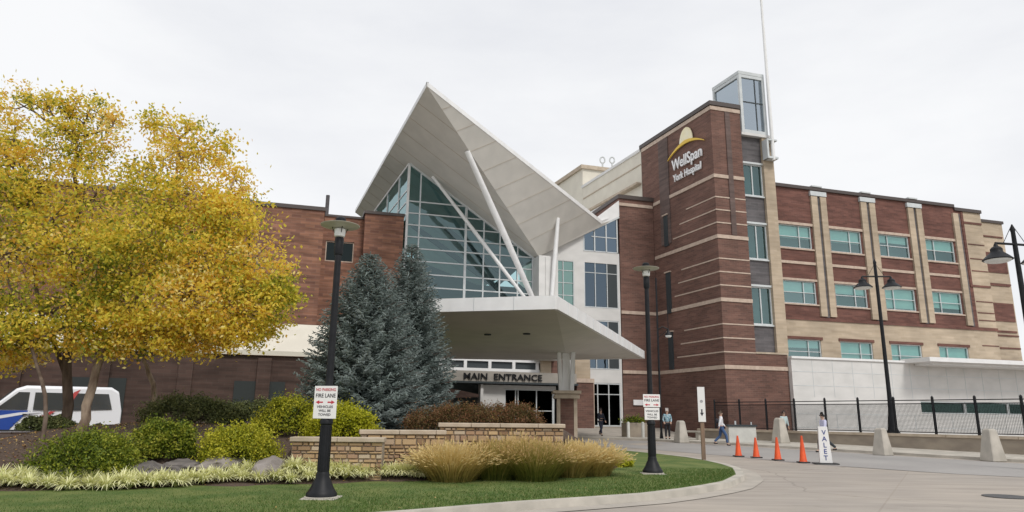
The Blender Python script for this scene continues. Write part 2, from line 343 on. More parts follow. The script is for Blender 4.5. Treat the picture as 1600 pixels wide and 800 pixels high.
bx=[p[0] for p in bed]; by=[p[1] for p in bed]
def yf(x): return float(np.interp(x,bx,by))
WALL=[((-4.87,16.0),(-2.86,16.1),1.10,.30),((-3.45,16.55),(-1.55,17.0),1.26,.30),((-1.72,17.5),(1.35,17.9),1.43,.30)]
def berm(x,y):
    d=y-yf(x)-.25*math.sin(x*1.3)*0
    if d<=0: return .135
    left=.15+(.6+.52*sm((x+13.2)/2.6))*sm(d/6.2)
    front=.15+.38*sm(d/1.6)
    t=sm((x+5.3)/.5)                      # in front of the stone wall the bed stays low
    yw=np.interp(x,[-4.87,-3.2,-3.15,-1.6,-1.55,1.4],[16.1,16.2,16.7,17.1,17.65,18.0])
    cap=np.interp(x,[-4.87,-3.2,-3.1,-1.6,-1.5,1.35,4.4],[.98,.98,1.15,1.15,1.32,1.32,.2])
    inner=front if y<yw else cap
    if x>1.4: inner=.15+(cap-.15)*sm(d/2.5)*(1-sm((x-1.4)/2.6)*.6)
    z=left*(1-t)+inner*t
    back=1-sm((y-25)/6)
    z=.15+(z-.15)*back
    return z+.02*math.sin(3.1*x+1.7*y)+.015*math.sin(5.3*y-2*x)+ (gz(y) if y>22 else 0)
xs=np.concatenate([np.arange(-40,-14,1.0),np.arange(-14,4.6,.16)]); ys=np.arange(-2,32,.16)
vs=[];idx={};fs=[]
for j,y in enumerate(ys):
    for i,x in enumerate(xs):
        idx[(i,j)]=len(vs); vs.append((x,y,berm(x,y)))
for j in range(len(ys)-1):
    for i in range(len(xs)-1):
        cx_,cy_=(xs[i]+xs[i+1])/2,(ys[j]+ys[j+1])/2
        if cy_-yf(cx_)>0 and cx_<4.2 and not (cy_>30.5) and not (cx_>2.5 and cy_>28):
            fs.append((idx[(i,j)],idx[(i+1,j)],idx[(i+1,j+1)],idx[(i,j+1)]))
me=bpy.data.meshes.new('mulch_bed'); me.from_pydata(vs,[],fs)
bm=bmesh.new(); bm.from_mesh(me); bmesh.ops.delete(bm,geom=[v for v in bm.verts if not v.link_faces],context='VERTS'); bm.to_mesh(me); bm.free()
struct(link('mulch_bed',me,M['mulch'],smooth=True))
# side drive for the parked van
M['drive']=mottled('drive_asphalt',(.12,.115,.11),(.16,.155,.15),1,.9)
mb=MB(); mb.add([(-60,24.5,.43),(-14.2,24.5,.43),(-13.6,33,.43),(-60,33,.43)],[(0,1,2,3)]); struct(mb.build('side_drive',M['drive']))
mb=MB(); mb.box(-60,-14.1,24.15,24.5,.2,.52); struct(mb.build('side_kerb',M['concrete_pale']))
# lawn blades
def blades(n, region, h0, h1, wd, mat, name, label, zf):
    P=[]
    x=rng.uniform(region[0],region[1],n*3); y=rng.uniform(region[2],region[3],n*3)
    ky=np.interp(x,[p[0] for p in kerb[:12]],[p[1] for p in kerb[:12]])
    byy=np.interp(x,bx,by)
    kx=np.interp(y,[p[1] for p in kerb[7:18]],[p[0] for p in kerb[7:18]])
    ok=(y>ky+.03)&(y<np.where(x<4.1,byy-.02,99))&((y<15)|(x<kx-.04))
    ang=None; x=x[ok][:n]; y=y[ok][:n]; m=len(x); a=rng.uniform(0,math.pi,m); h=rng.uniform(h0,h1,m)
    z=np.full(m,.135); C=np.stack([x,y,z],1); d=np.stack([np.cos(a),np.sin(a),0*a],1)*wd; lean=rng.normal(size=(m,2))*.5
    T=C+np.stack([lean[:,0]*h,lean[:,1]*h,h],1)
    P=np.stack([C-d,C+d,T+d*.25,T-d*.25],1)
    o=quads(name,P,rng.random(m),mat); tag(o,label,'grass',kind='stuff')
M['blade']=tint_mat('grass_blade',[(0,(.05,.105,.018)),(.6,(.09,.155,.03)),(.92,(.14,.19,.05)),(1,(.34,.3,.14))],.7,.2)
blades(60000,(-12,6.9,9,21.5),.02,.055,.006,M['blade'],'lawn_grass','short green grass growing on the kerbed island',None)

# ------------------------------------------------------------------ window maker (local building frame, facade facing -v)
def window(parent, base, u0,u1,z0,z1, v, muls=(.66,), trans=(.45,), fr='alu', gl='glass_teal', name='window', fw=.07, depth=.12, blind=None, backd=.7, back='dark'):
    f=MB(base)
    f.box(u0,u1,v-.02,v+depth,z0,z0+fw); f.box(u0,u1,v-.02,v+depth,z1-fw,z1)
    f.box(u0,u0+fw,v-.02,v+depth,z0+fw,z1-fw); f.box(u1-fw,u1,v-.02,v+depth,z0+fw,z1-fw)
    xs_=[u0+fw]; 
    for m_ in muls:
        c=u0+(u1-u0)*m_; f.box(c-fw*.45,c+fw*.45,v,v+depth,z0+fw,z1-fw)
    for t_ in trans:
        c=z0+(z1-z0)*t_
        segs=[u0+fw]+[x for m_ in muls for x in (u0+(u1-u0)*m_-fw*.45-.001,u0+(u1-u0)*m_+fw*.45+.001)]+[u1-fw]
        for k in range(0,len(segs),2): f.box(segs[k],segs[k+1],v+.004,v+depth-.004,c-fw*.35,c+fw*.35)
    fo=f.build(name,M[fr],parent)
    p=MB(base); p.add([(u0+fw,v+.07,z0+fw),(u1-fw,v+.07,z0+fw),(u1-fw,v+.07,z1-fw),(u0+fw,v+.07,z1-fw)],[(0,1,2,3)])
    p.build('pane',M[gl],fo)
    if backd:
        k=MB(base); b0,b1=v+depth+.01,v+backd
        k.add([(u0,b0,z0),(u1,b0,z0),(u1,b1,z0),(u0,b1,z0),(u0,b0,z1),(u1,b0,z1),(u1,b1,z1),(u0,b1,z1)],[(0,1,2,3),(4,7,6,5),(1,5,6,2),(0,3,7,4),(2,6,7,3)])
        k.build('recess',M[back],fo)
    if blind:
        s=MB(base); s.box(u0+.05,u1-.05,v+depth+.04,v+depth+.06,z1-(z1-z0)*blind,z1-.03); s.build('blind',M['blind'],fo)
    return fo
def wall_holes(mb, u0,u1,z0,z1, v0,v1, holes):
    """box wall with rectangular holes, cut on a grid into solid boxes"""
    us=sorted({u0,u1,*[h[0] for h in holes],*[h[1] for h in holes]}); zs=sorted({z0,z1,*[h[2] for h in holes],*[h[3] for h in holes]})
    us=[x for x in us if u0<=x<=u1]; zs=[x for x in zs if z0<=x<=z1]
    for j in range(len(zs)-1):
        run=None
        for i in range(len(us)-1):
            cu,cz=(us[i]+us[i+1])/2,(zs[j]+zs[j+1])/2
            hole=any(h[0]<cu<h[1] and h[2]<cz<h[3] for h in holes)
            if not hole and run is None: run=us[i]
            if hole and run is not None: mb.box(run,us[i],v0,v1,zs[j],zs[j+1]); run=None
        if run is not None: mb.box(run,us[-1],v0,v1,zs[j],zs[j+1])

# ------------------------------------------------------------------ brick corner tower
B1,bb=building('brick_tower',27.2,41,'tall red brick corner tower with pale stone bands beside the entrance')
CU,CV=27.2,40.96
def LF(v,off=0): return (CU-.0918*(v-CV)-off, v)      # point on the tower's slanted left face
mb=MB(bb)
SL0,SL1=29.68,31.45
mb.prism([(CU,CV),(SL0,CV),(SL0,60),(25.45,60)][::1] if False else [(CU,CV),(SL0,CV),(SL0,50.3),LF(50.3)],0,24.1)
mb.build('wall',M['brick'],B1)
mb=MB(bb); mb.prism([(CU-.12,CV-.12),(SL0+.02,CV-.12),(SL0+.02,50.4),LF(50.4,.12)],24.1,24.42); mb.build('coping',M['coping'],B1)
def bandring(mb, z, h, p, v_end=48.7, u_end=SL0):
    a,b=LF(v_end,p),LF(v_end)
    mb.prism([(CU-p,CV-p),(u_end,CV-p),(u_end,CV-.002),(CU-.002,CV-.002),(b[0]-.002,b[1]),a],z,z+h)
mb=MB(bb)
for z in (4.9,9.5,14.0,18.5): bandring(mb,z,.26,.06)
bandring(mb,23.75,.3,.05,50.2)
bandring(mb,24.42+.001,.0001,.01) if False else None
mb.box(SL0,32.2,CV-.06,CV-.002,4.9,5.16)
each(mb,'stone_band',M['stone_band'],B1)
mb=MB(bb)
for z in (5,9.6,14.1):
    for k,o_ in enumerate((1.0,1.95,2.9)):
        bandring(mb,z+o_,.09,.03,46.3-.5*k if z!=14.1 else 46.2-.9*k, SL0)
each(mb,'thin_band',M['stone_band'],B1)
# grey vertical strips and slot recesses
mb=MB(bb)
mb.box(28.35,28.75,CV-.075,CV-.003,14.3,23.7)
a,b,c,d=LF(46.4,.07),LF(47.7,.07),LF(47.7),LF(46.4); mb.prism([d,a,b,c],14.9,23.7)
each(mb,'grey_strip',M['strip_grey'],B1)
for z0,z1 in ((14.76,17.26),(9.45,12.63),(5.2,8.0)):
    a,b,c,d=LF(46.75,.09),LF(47.3,.09),LF(47.3),LF(46.75)
    s=MB(bb); s.prism([d,a,b,c],z0,z1); so_=s.build('slot_window',M['glass_dark'] if False else M['steel_dark'],B1)
    a,b,c,d=LF(46.65,.16),LF(47.4,.16),LF(47.4),LF(46.65)
    s=MB(bb); s.prism([d,a,b,c],z1,z1+.1); s.build('lintel',M['stone_band'],so_)
# window strip, cream pier and lower brick base on the right
VS=41.2
mb=MB(bb); holes=[(SL0,SL1,17.5,19.95),(SL0,SL1,12.75,15.35),(SL0,SL1,8.05,10.75)]
wall_holes(mb,SL0+.005,SL1,6.1,22.1,VS,VS+.3,holes); each(mb,'spandrel',M['brick_grey'],B1)
mb=MB(bb)
for h in holes:
    mb.box(SL0+.01,SL1,VS-.12,VS-.002,h[3],h[3]+.14); mb.box(SL0+.01,SL1,VS-.12,VS-.002,h[2]-.1,h[2])
each(mb,'sill',M['alu'],B1)
for h in holes: window(B1,bb,SL0+.01,SL1-.01,h[2],h[3],VS+.02,muls=(.5,),trans=(),blind=None,gl='glass_teal',fw=.09,back='dark_teal')
mb=MB(bb); mb.box(SL1,32.35,CV,42.2,6.1,22.1); mb.build('cream_pier',M['cream'],B1)
mb=MB(bb); mb.box(SL0-.0,32.45,CV-.1,42.3,22.1,22.3); each(mb,'ledge',M['white_panel'],B1)
mb=MB(bb); mb.box(SL0+.001,32.2,CV,44,0,6.0); mb.build('brick_base',M['brick'],B1)
mb=MB(bb); mb.box(SL0+.001,32.26,CV-.06,41.9,6.0,6.12); mb.build('base_flashing',M['cap_stone'],B1)
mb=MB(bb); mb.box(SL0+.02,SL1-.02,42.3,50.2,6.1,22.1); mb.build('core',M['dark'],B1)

# glazed rooftop lantern
B,b=building('roof_lantern',29.7,41,'glazed metal box with sloping cap on top of the brick tower','rooftop structure')
z0,z1=22.3,27.0; u0,u1=29.85,31.85; v0=40.96; dv=2.9
FR=[(u0,v0),(u1,v0),(u1-.09*dv,v0+dv),(u0-.0918*dv,v0+dv)]
f=MB(b)
for (x,y) in FR: f.bar((x,y,z0),(x,y,z1),.22)
for k in range(4):
    p,q=FR[k],FR[(k+1)%4]
    for zz,h in ((z1-.12,.26),(z0+.12,.24)): f.bar((*p,zz),(*q,zz),.2,h)
f.build('frame',M['alu'],B)
f=MB(b); f.bar((u0+1.3,v0,z0),(u0+1.3,v0,z1-.2),.07); f.bar((u0,v0+.02,z0+2.5),(u1,v0+.02,z0+2.5),.09); f.build('mullion',M['steel_dark'],B)
f=MB(b)
for k in range(4):
    p,q=FR[k],FR[(k+1)%4]; f.add([(*p,z0+.1),(*q,z0+.1),(*q,z1-.1),(*p,z1-.1)],[(0,1,2,3)])
f.build('pane',M['glass_pent'],B)
f=MB(b); f.prism([(u0-.12,v0-.12),(u1+.1,v0-.12),(u1-.16,v0+dv+.1),(u0-.4,v0+dv+.1)],z1,z1+.25); f.build('roof',M['alu'],B)

# hospital wall sign
def text_mesh(txt, size, depth, align='CENTER'):
    c=bpy.data.curves.new('lettering','FONT'); c.body=txt; c.size=size; c.extrude=depth; c.align_x=align; c.resolution_u=3; c.offset=size*.012
    o=bpy.data.objects.new('lettering_tmp',c); col.objects.link(o); bpy.context.view_layer.update()
    me=bpy.data.meshes.new_from_object(o.evaluated_get(bpy.context.evaluated_depsgraph_get())); bpy.data.objects.remove(o); me.materials.clear(); me.name='lettering'
    return me
M['letter_white']=principled('letter_white',(.85,.85,.86),.5)
M['sun_yellow']=principled('sign_yellow',(.75,.5,.06),.5); M['sun_cream']=mottled('sign_cream',(.85,.75,.45),(.85,.8,.62),1,.5)
v_s=43.95; p=LF(v_s,.1); dloc=Vector((.0914,-.9958,0)); nloc=Vector((-.9958,-.0914,0))
def Wd(d): return Vector((d.x*CT-d.y*ST,d.x*ST+d.y*CT,d.z))
X_,Y_,Z_=Wd(dloc),Vector((0,0,1)),Wd(nloc)
S=tag(empty('hospital_sign'),'white raised lettering under a yellow rising sun on the brick tower','sign')
S.matrix_world=Matrix(((X_.x,Y_.x,Z_.x,W(p[0],p[1]).x),(X_.y,Y_.y,Z_.y,W(p[0],p[1]).y),(0,1,0,0),(0,0,0,1)))
lt=text_mesh('WellSpan',1.3,.05); 
o=link('lettering',lt,M['letter_white'],S); o.location=(0.05,20.55,0); o.scale=(.76,.95,1)
lt=text_mesh('York Hospital',.86,.05); o=link('lettering',lt,M['letter_white'],S); o.location=(0.0,19.6,0); o.scale=(.72,.95,1)
m_=MB(); arc=[]; n=24
for k in range(n+1):
    t=k/n*2-1; x=2.35*t; arc.append((x,21.55+.62*(1-t*t),.02+.26*(1-abs(t))**.7))
for a_,b_ in zip(arc[:-1],arc[1:]):
    vs=[]
    for (x,y,h) in (a_,b_): vs += [(x,y,.0),(x,y+h,.0),(x,y+h,.1),(x,y,.1)]
    m_.add(vs,[(0,1,5,4),(1,2,6,5),(2,3,7,6),(3,0,4,7)])
m_.build('sun_arc',M['sun_yellow'],S)
m_=MB(); pts=[(.12+.82*math.cos(a),22.3+1.15*math.sin(a)) for a in np.linspace(0,math.pi,20)]
m_.add([(x,y,.0) for x,y in pts]+[(x,y,.07) for x,y in pts],[tuple(range(20,40))]+[(i,i+1,21+i,20+i) for i in range(19)]); m_.build('sun_disc',M['sun_cream'],S)

# flagpole-like antenna mast
q=W(32.0,40.5); A=tag(empty('antenna_mast',(q.x,q.y,20.2)),'tall thin white mast bracketed to the top corner of the cream pier','mast')
m_=MB(); m_.tube([(0,0,0),(0,0,3),(0,0,22)],[.14,.13,.05],12); m_.build('pole',M['white_metal'],A,True)
m_=MB(); m_.box(-.5,.35,-.12,.5,.1,.25); m_.box(-.5,.35,-.12,.5,1.5,1.62); m_.box(-.55,-.4,-.1,.5,.1,1.6); o=m_.build('bracket',M['alu'],A); o.rotation_euler.z=TH

# ------------------------------------------------------------------ brick block between glazing and tower
B,b=building('brick_stair_block',24.9,48.85,'narrow red brick block with dark coping between the blue windows and the tower')
mb=MB(b); mb.box(23.4,26.45,48.8,54,0,18.9); mb.build('wall',M['brick'],B)
mb=MB(b); mb.box(23.3,26.5,48.68,54.1,18.9,19.22); mb.build('coping',M['coping'],B)
mb=MB(b)
for z in (4.9,9.5,18.3): mb.box(23.39,26.4,48.73,48.797,z,z+.25)
each(mb,'stone_band',M['stone_band'],B)
P=tag(MB(),None) if False else None
m_=MB(W(24.6,48.7)); m_.box(*[0]*6) if False else None
q=W(24.6,48.72,2.75); o=MB(); o.box(-.42,.42,-.03,.03,-.2,.2); o=o.build('wall_plaque',M['letter_white']); o.location=q; o.rotation_euler.z=TH; tag(o,'small white plaque on the brick wall right of the glass doors','sign')

# cream upper storeys behind
B,b=building('cream_upper_block',26,56,'cream clad upper storeys stepping back behind the brick tower')
mb=MB(b)
mb.prism([LF(50.35),(30,50.35),(30,61),LF(61)],13,23.9); mb.build('wall',M['cream_panel'],B)
mb=MB(b); mb.prism([LF(50.4,.1),(30,50.4),(30,61.1),LF(61.1,.1)],23.9,24.15); mb.build('coping',M['white_panel'],B)
mb=MB(b); mb.prism([LF(50.4,.06),LF(50.4),LF(60.9),LF(60.9,.06)],22.7,22.78); mb.prism([LF(50.4,.5),LF(50.4),LF(61,0),LF(61,.5)],20.9,21.1); each(mb,'ledge',M['cap_stone'],B)
mb=MB(b); mb.prism([LF(50.4,2.6),LF(50.4,.001),LF(61,.001),LF(61,2.6)],14,19.4); mb.build('lower_wall',M['white_panel'],B)
B,b=building('cream_plant_room',25,68,'pale rooftop plant room farthest back above the white roof')
a0=W(0,0)
c1=Vector((at(938,262,64)));
def toL(p): return Vector((p.x*CT+p.y*ST,-p.x*ST+p.y*CT,p.z))
k=toL(at(910,258,66)); kr=toL(at(952,262,67)); kl=toL(at(873,288,80))
mb=MB(b); L0=[(k.x,k.y),(k.x+6,k.y),(k.x+6,k.y+14),(k.x-1.6,k.y+16)]
mb.prism(L0,10,k.z-.4); mb.build('wall',M['cream_panel'],B)
mb=MB(b); mb.prism([(k.x-.2,k.y-.2),(k.x+6.1,k.y-.2),(k.x+6.1,k.y+14.2),(k.x-1.9,k.y+16.2)],k.z-.4,k.z); mb.build('cornice',M['cap_stone'],B)
mb=MB(b); mb.prism([(k.x-.35,k.y+3),(k.x-.02,k.y+3),(k.x-.2,k.y+4.8),(k.x-.5,k.y+4.8)],k.z-4.2,k.z-2.9); mb.build('louvre',M['steel_dark'],B)
rooff=k
for nm,du,hh in (('roof_vent',2.9,1.9),('roof_vent',4.0,2.1)):
    q=W(k.x+du,k.y+1.5,k.z)
    o=tag(empty('roof_vent',q),'%s grey stack with ring head on the pale plant room roof'%('left hand' if du<3 else 'right hand'),'roof vent','thin stacks on the plant room roof')
    m_=MB(); m_.tube([(0,0,0),(0,0,hh*.6)],.09,8); m_.build('stem',M['alu'],o)
    m_=MB(); m_.tube([(0.25*math.cos(a),0,hh*.6+.3+.34*math.sin(a)) for a in np.linspace(-1.57,4.71,14)],.08,6); m_.build('ring',M['alu'],o)

# ------------------------------------------------------------------ right wing, four bays and stepped end
B,b=building('right_wing',42,41.5,'long four bay wing of red brick and cream stone with teal windows')
V0=41.5
holes=[]
rows=[(13.95,15.72),(9.8,11.5),(5.9,7.22)]
for i in range(4):
    for (a_,c_) in rows: holes.append((32.72+4.57*i,35.6+4.57*i,a_,c_))
cw=MB(b); wall_holes(cw,32.36,52.55,5.0,8.8,V0,V0+.35,holes); cw.build('lower_wall',M['cream'],B)
bw=MB(b); wall_holes(bw,32.36,50.7,8.8,18.6,V0+.003,V0+.35,holes); bw.build('brick_wall',M['brick_wing'],B)
cp=MB(b); cp.box(32.36,49.75,V0-.14,V0+.5,18.6,18.85); cp.build('coping',M['coping'],B)
cp=MB(b)
for i in range(4):
    g=35.75+4.57*i
    cp.box(g,g+.55,V0-.16,V0+.001,8.95,18.1); cp.box(g+.82,g+1.36,V0-.16,V0+.001,8.95,18.1) if i<3 else None
each(cp,'pilaster',M['cream'],B)
cp=MB(b)
for i in range(4): g=35.75+4.57*i; cp.box(g+.551,g+.819,V0-.05,V0+.001,8.9,18.1)
each(cp,'groove_panel',M['brick_grey'],B)
cp=MB(b)
for i in range(3): g=35.5+4.57*i; cp.box(g+.2,g+1.65,V0-.19,V0+.3,18.15,18.5)
for i in range(3): g=35.9+4.57*i; cp.box(g,g+.9,V0-.2,V0+.3,18.86,18.96)
each(cp,'pilaster_cap',M['alu'],B)
cp=MB(b)
for i in range(4):
    u=32.36+4.57*i if i else 32.36
    uu=(32.36 if i==0 else 37.12+4.57*(i-1), 35.745+4.57*i)
    cp.box(*uu,V0-.06,V0,12.75,12.95); cp.box(*uu,V0-.08,V0,15.72,15.92); cp.box(*uu,V0-.08,V0,13.83,13.95); cp.box(*uu,V0-.06,V0,11.5,11.66); cp.box(*uu,V0-.08,V0,9.7,9.8)
each(cp,'stone_band',M['stone_band'],B)
cp=MB(b); cp.box(32.36,52.6,V0-.07,V0-.001,8.62,8.86)
for i in range(4): cp.box(32.6+4.57*i,35.75+4.57*i,V0-.07,V0-.001,7.22,7.42)
each(cp,'brown_band',M['brick_wing'],B)
bl=[.55,.5,.45,.55,.42,.95,.35,.9,.95,.5,.75,1.0]
for k_,h in enumerate(holes):
    i=k_//3; window(B,b,h[0],h[1],h[2],h[3],V0+.08,muls=(.64,) if i<2 else (.3,),trans=(.5,) if k_%3<2 else (.35,),blind=bl[k_],gl='glass_teal',back='dark_teal')
# stepped cream end
cp=MB(b); cp.box(50.7,52.55,V0+.001,V0+.4,8.8,18.35); cp.build('end_wall',M['cream'],B)
cp=MB(b); cp.box(49.76,52.6,V0-.12,V0+.5,18.35,18.62); cp.build('end_coping',M['coping'],B)
cp=MB(b)
for z,uu in ((17.35,(50.6,52.5)),(12.1,(50.4,52.5))): cp.box(*uu,V0-.06,V0,z,z+.16)
for z in (15.6,14.4,13.4,10.9,10.0,9.4,7.4,6.3): cp.box(50.8,52.5,V0-.03,V0,z,z+.08)
cp.box(50.42,50.6,V0-.04,V0,12.2,18.3)
each(cp,'end_band',M['brick_wing'],B)
cp=MB(b); cp.box(52.6,55.1,V0+.25,V0+3,5,17.75); cp.build('rear_end_wall',M['cream'],B)
cp=MB(b); cp.box(52.6,55.2,V0+.15,V0+3.1,17.75,17.98); cp.build('rear_coping',M['coping'],B)
cp=MB(b)
for z in (15.6,12.4,8.6): cp.box(52.7,54.9,V0+.18,V0+.249,z,z+.16) if z!=15.6 else cp.box(52.7,54.9,V0+.18,V0+.249,16.5,16.62)
cp.box(52.75,54.95,V0+.2,V0+.249,13.5,15.2); cp.box(52.75,54.95,V0+.2,V0+.249,9.5,11.0)
for z in (12.5,8.3,6.3,7.3): cp.box(52.7,55.05,V0+.19,V0+.249,z,z+.12)
each(cp,'rear_band',M['brick_wing'],B)
cp=MB(b); cp.box(32.37,52.5,V0+.9,V0+12,0,18.3); cp.build('core',M['dark'],B)

# low white panelled building
B,b=building('low_panel_building',42,40.4,'low white panelled building with flat canopy in front of the right wing')
VL=40.6
wp=MB(b); wall_holes(wp,32.21,62,0,5.75,VL,VL+.35,[(43.05,60,2.15,3.05)]); wp.build('wall',M['white_panel'],B)
j=MB(b)
for z in (4.85,3.9,2.0,1.1): j.box(32.22,61,VL-.012,VL-.001,z,z+.035)
for i in range(17): u=33.9+1.7*i; j.box(u,u+.03,VL-.014,VL-.001,3.15,5.7); j.box(u,u+.03,VL-.014,VL-.001,.1,2.05)
j.build('panel_joint',M['alu'],B)
j=MB(b); j.box(32.2,42.0,VL-.1,VL+.3,5.75,5.9); j.build('coping',M['white_metal'],B)
j=MB(b); j.box(42.0,62,VL-2.2,VL+.3,5.72,6.02); j.box(42.9,62,VL-1.6,VL-.02,5.55,5.719); j.build('canopy',M['white_metal'],B)
for i in range(4): window(B,b,43.05+4.2*i,43.05+4.2*i+4.15,2.17,3.03,VL+.05,muls=(),trans=(),gl='glass_green_dark',back='dark')

# ------------------------------------------------------------------ glazed entrance hall
VG=48.85; KB=-.0918
H,hb=building('entrance_hall',16,VG,'glazed entrance hall under a sharp folded white roof')
P1=Vector((5.85,38.25,20.95)); P3=Vector((3.67,66.2,20.74)); P4=Vector((16.35,48.1,13.4)); P2=Vector((21.77,48.6,16.55))
nL=(P4-P1).cross(P3-P1).normalized(); nR=(P2-P1).cross(P4-P1).normalized()
def zon(n,p0,u,v): return p0.z-(n.x*(u-p0.x)+n.y*(v-p0.y))/n.z
zl=lambda u,v: zon(nL,P1,u,v); zr=lambda u,v: zon(nR,P1,u,v)
P4b=Vector((14.9,66.2,zl(14.9,66.2)))
def zr2(u,v): return P4.z+(u-16.35)*.58
Rr=[P2,Vector((23.35,48.86,17.22)),Vector((21.8,66.2,17.1)),P4b,P4]
T=.3
mb=MB(hb)
def plate(lo, mb, th):
    mb.slab(lo,(0,0,th))
UP=MB(hb)
# underside skin and top skin as separate parts, thin fascia between
UP.slab([P1,P4,P4b,P3],(0,0,.06)); UP.slab([P1,P2,P4],(0,0,.06)); UP.slab(Rr,(0,0,.06)); UP.build('soffit',M['soffit'],H)
TP=MB(hb); up=Vector((0,0,T)); e=Vector((0,0,.061))
for poly in ([P1,P4,P4b,P3],[P1,P2,P4],Rr): TP.slab([p+e+Vector((0,0,T-.1)) for p in poly],(0,0,.05))
TP.build('roof',M['white_metal'],H)
FS=MB(hb)
for a_,c_ in ((P1,P2),(P3,P1),(P4b,P3)):
    d=(c_-a_).normalized(); nrm=Vector((d.y,-d.x,0)).normalized()
    FS.add([a_+nrm*.02,c_+nrm*.02,c_+nrm*.02+up,a_+nrm*.02+up, a_-nrm*.1+e,c_-nrm*.1+e,c_-nrm*.1+up,a_-nrm*.1+up],[(0,1,2,3),(7,6,5,4),(3,2,6,7),(0,4,5,1)])
FS.build('fascia',M['white_metal'],H)
# soffit panel joints (thin metal strips under the skin)
J=MB(hb)
for k in range(1,9):
    t=k/9; a_=P1.lerp(P4,t); c_=P1.lerp(P2,t); J.bar(a_-Vector((0,0,.012)),c_-Vector((0,0,.012)),.035,.01)
for k in range(1,12):
    v_=38.25+ (66.2-38.25)*k/12; t=(v_-38.25)/(66.2-38.25); a_=P1.lerp(P3,t)
    if v_<48.1: s_=(v_-38.25)/(48.1-38.25); c_=P1.lerp(P4,s_)
    else: s_=(v_-48.1)/(66.2-48.1); c_=P4.lerp(P4b,s_)
    J.bar(a_-Vector((0,0,.012)),c_-Vector((0,0,.012)),.035,.01)
J.build('soffit_joint',M['cap_stone'],H)
# big glass wall
ZB=9.6
def top_l(u): return zl(u,VG)-.04
us=[6.42,7.33,10.84,12.24,13.51,14.91,16.1]
rowsz=[ZB,10.6,11.55,12.5,13.42,14.28,15.18,16.07,16.98]
F_=MB(hb)
for i,u in enumerate(us): F_.box(u-.05 if i not in(0,2) else u-.09,u+.05 if i not in (0,2) else u+.09,VG-.05,VG+.12,ZB,top_l(u)-.05)
for z in rowsz:
    # extent of this row below the sloping top
    ue=min(16.1, 6.42+(zl(6.42,VG)-z)/(zl(6.42,VG)-zl(7.42,VG))); F_.box(6.42,ue,VG-.035,VG+.1,z-.045,z+.045)
F_.bar((6.42,VG,top_l(6.42)-.05),(16.2,VG,top_l(16.2)-.05),.22,.14)
F_.build('curtain_wall_frame',M['alu'],H)
G_=MB(hb); G_.add([(6.42,VG+.03,ZB),(16.1,VG+.03,ZB),(16.1,VG+.03,top_l(16.1)),(6.42,VG+.03,top_l(6.42))],[(0,1,2,3)]); G_.build('curtain_wall_glass',M['glass_hall'],H)
# side glazing
S0=Vector((6.42,VG,0)); 
def SP(t,z): return Vector((6.42+KB*t,VG+t,z))
F_=MB(hb)
for t in (0,3.1,7.5,12.5): F_.bar(SP(t,ZB),SP(t,zl(*SP(t,0)[:2])-.05),.16)
for z in rowsz+[17.9]: F_.bar(SP(0,z),SP(12.5,z),.08)
F_.bar(SP(0,zl(*SP(0,0)[:2])-.1),SP(17,zl(*SP(17,0)[:2])-.1),.16)
F_.build('side_frame',M['white_metal'],H)
G_=MB(hb); G_.add([SP(.02,ZB),SP(17,ZB),SP(17,19.85),SP(.02,19.85)],[(0,1,2,3)]); G_.build('side_glass',M['glass_hall'],H)
# interior
I=MB(hb)
I.box(5,23,VG+.3,66,ZB-.5,ZB-.05)
I.build('upper_floor',M['dark_teal'],H)
I=MB(hb); I.add([(5,60,ZB),(23.3,60,ZB),(23.3,60,13.2),(14.5,60,13.2),(5,60,16.4)],[(0,1,2,3,4)]); I.build('interior_wall',M['dark_teal'],H)
I=MB(hb)
for (a_,c_) in (((7.2,51.5,15.9),(16.3,50.5,9.6)),((9.8,51.5,15.9),(17,50.6,10.4)),((12.2,51.5,10),(16.5,51,14))): I.bar(a_,c_,.35)
each(I,'truss',M['steel_dark'],H)
# white base wall under the glazing, white pier, column behind the struts
Wp=MB(hb); Wp.box(6.2,16.1,VG-.02,VG+.3,5.6,ZB-.02); Wp.build('base_panel',M['white_panel'],H)
Wp=MB(hb); Wp.box(16.12,17.62,VG-1.5,VG-.05,5.6,13.3); Wp.box(16.62,17.12,VG-1.56,VG-1.501,9,13.2); Wp.build('strut_column',M['white_panel'],H)
Wp=MB(hb)
HL=[(17.7,19.5,9.0,13.45),(20.33,23.2,9.85,13.5),(20.33,23.2,5.15,8.9),(20.8,23.2,.95,4.15)]
wall_holes(Wp,16.2,23.35,.3,13.4,VG,VG+.3,HL+[(11,19.3,.3,4.6),(19.3,20.7,.3,5.9)])
# sloping upper part above the second windows
zt=lambda u: 13.5+(u-16.35)*.545
Wp.add([(16.2,VG,13.4),(20.33,VG,13.4),(20.33,VG,zt(20.33)),(16.35,VG,13.45)],[(0,1,2,3)])
Wp.add([(20.33,VG+.002,13.4),(23.35,VG+.002,13.4),(23.35,VG+.002,14.3),(20.33,VG+.002,14.3)],[(0,1,2,3)])
Wp.build('white_wall',M['white_panel'],H)
fo=MB(hb)
for u in (20.33,21.25,22.25,23.2): fo.box(u-.05,u+.05,VG-.03,VG+.1,14.3,zt(u)-.1)
fo.box(20.28,23.25,VG-.03,VG+.1,14.3,14.38); fo.box(21.0,23.2,VG-.02,VG+.09,15.5,15.57); 
fo.bar((20.2,VG,zt(20.2)-.03),(23.38,VG,zt(23.38)-.03),.25,.14)
fo=fo.build('window',M['alu'],H)
pp=MB(hb); pp.add([(20.33,VG+.04,14.3),(23.2,VG+.04,14.3),(23.2,VG+.04,zt(23.2)),(20.33,VG+.04,zt(20.33))],[(0,1,2,3)]); pp.build('pane',M['glass_blue'],fo)
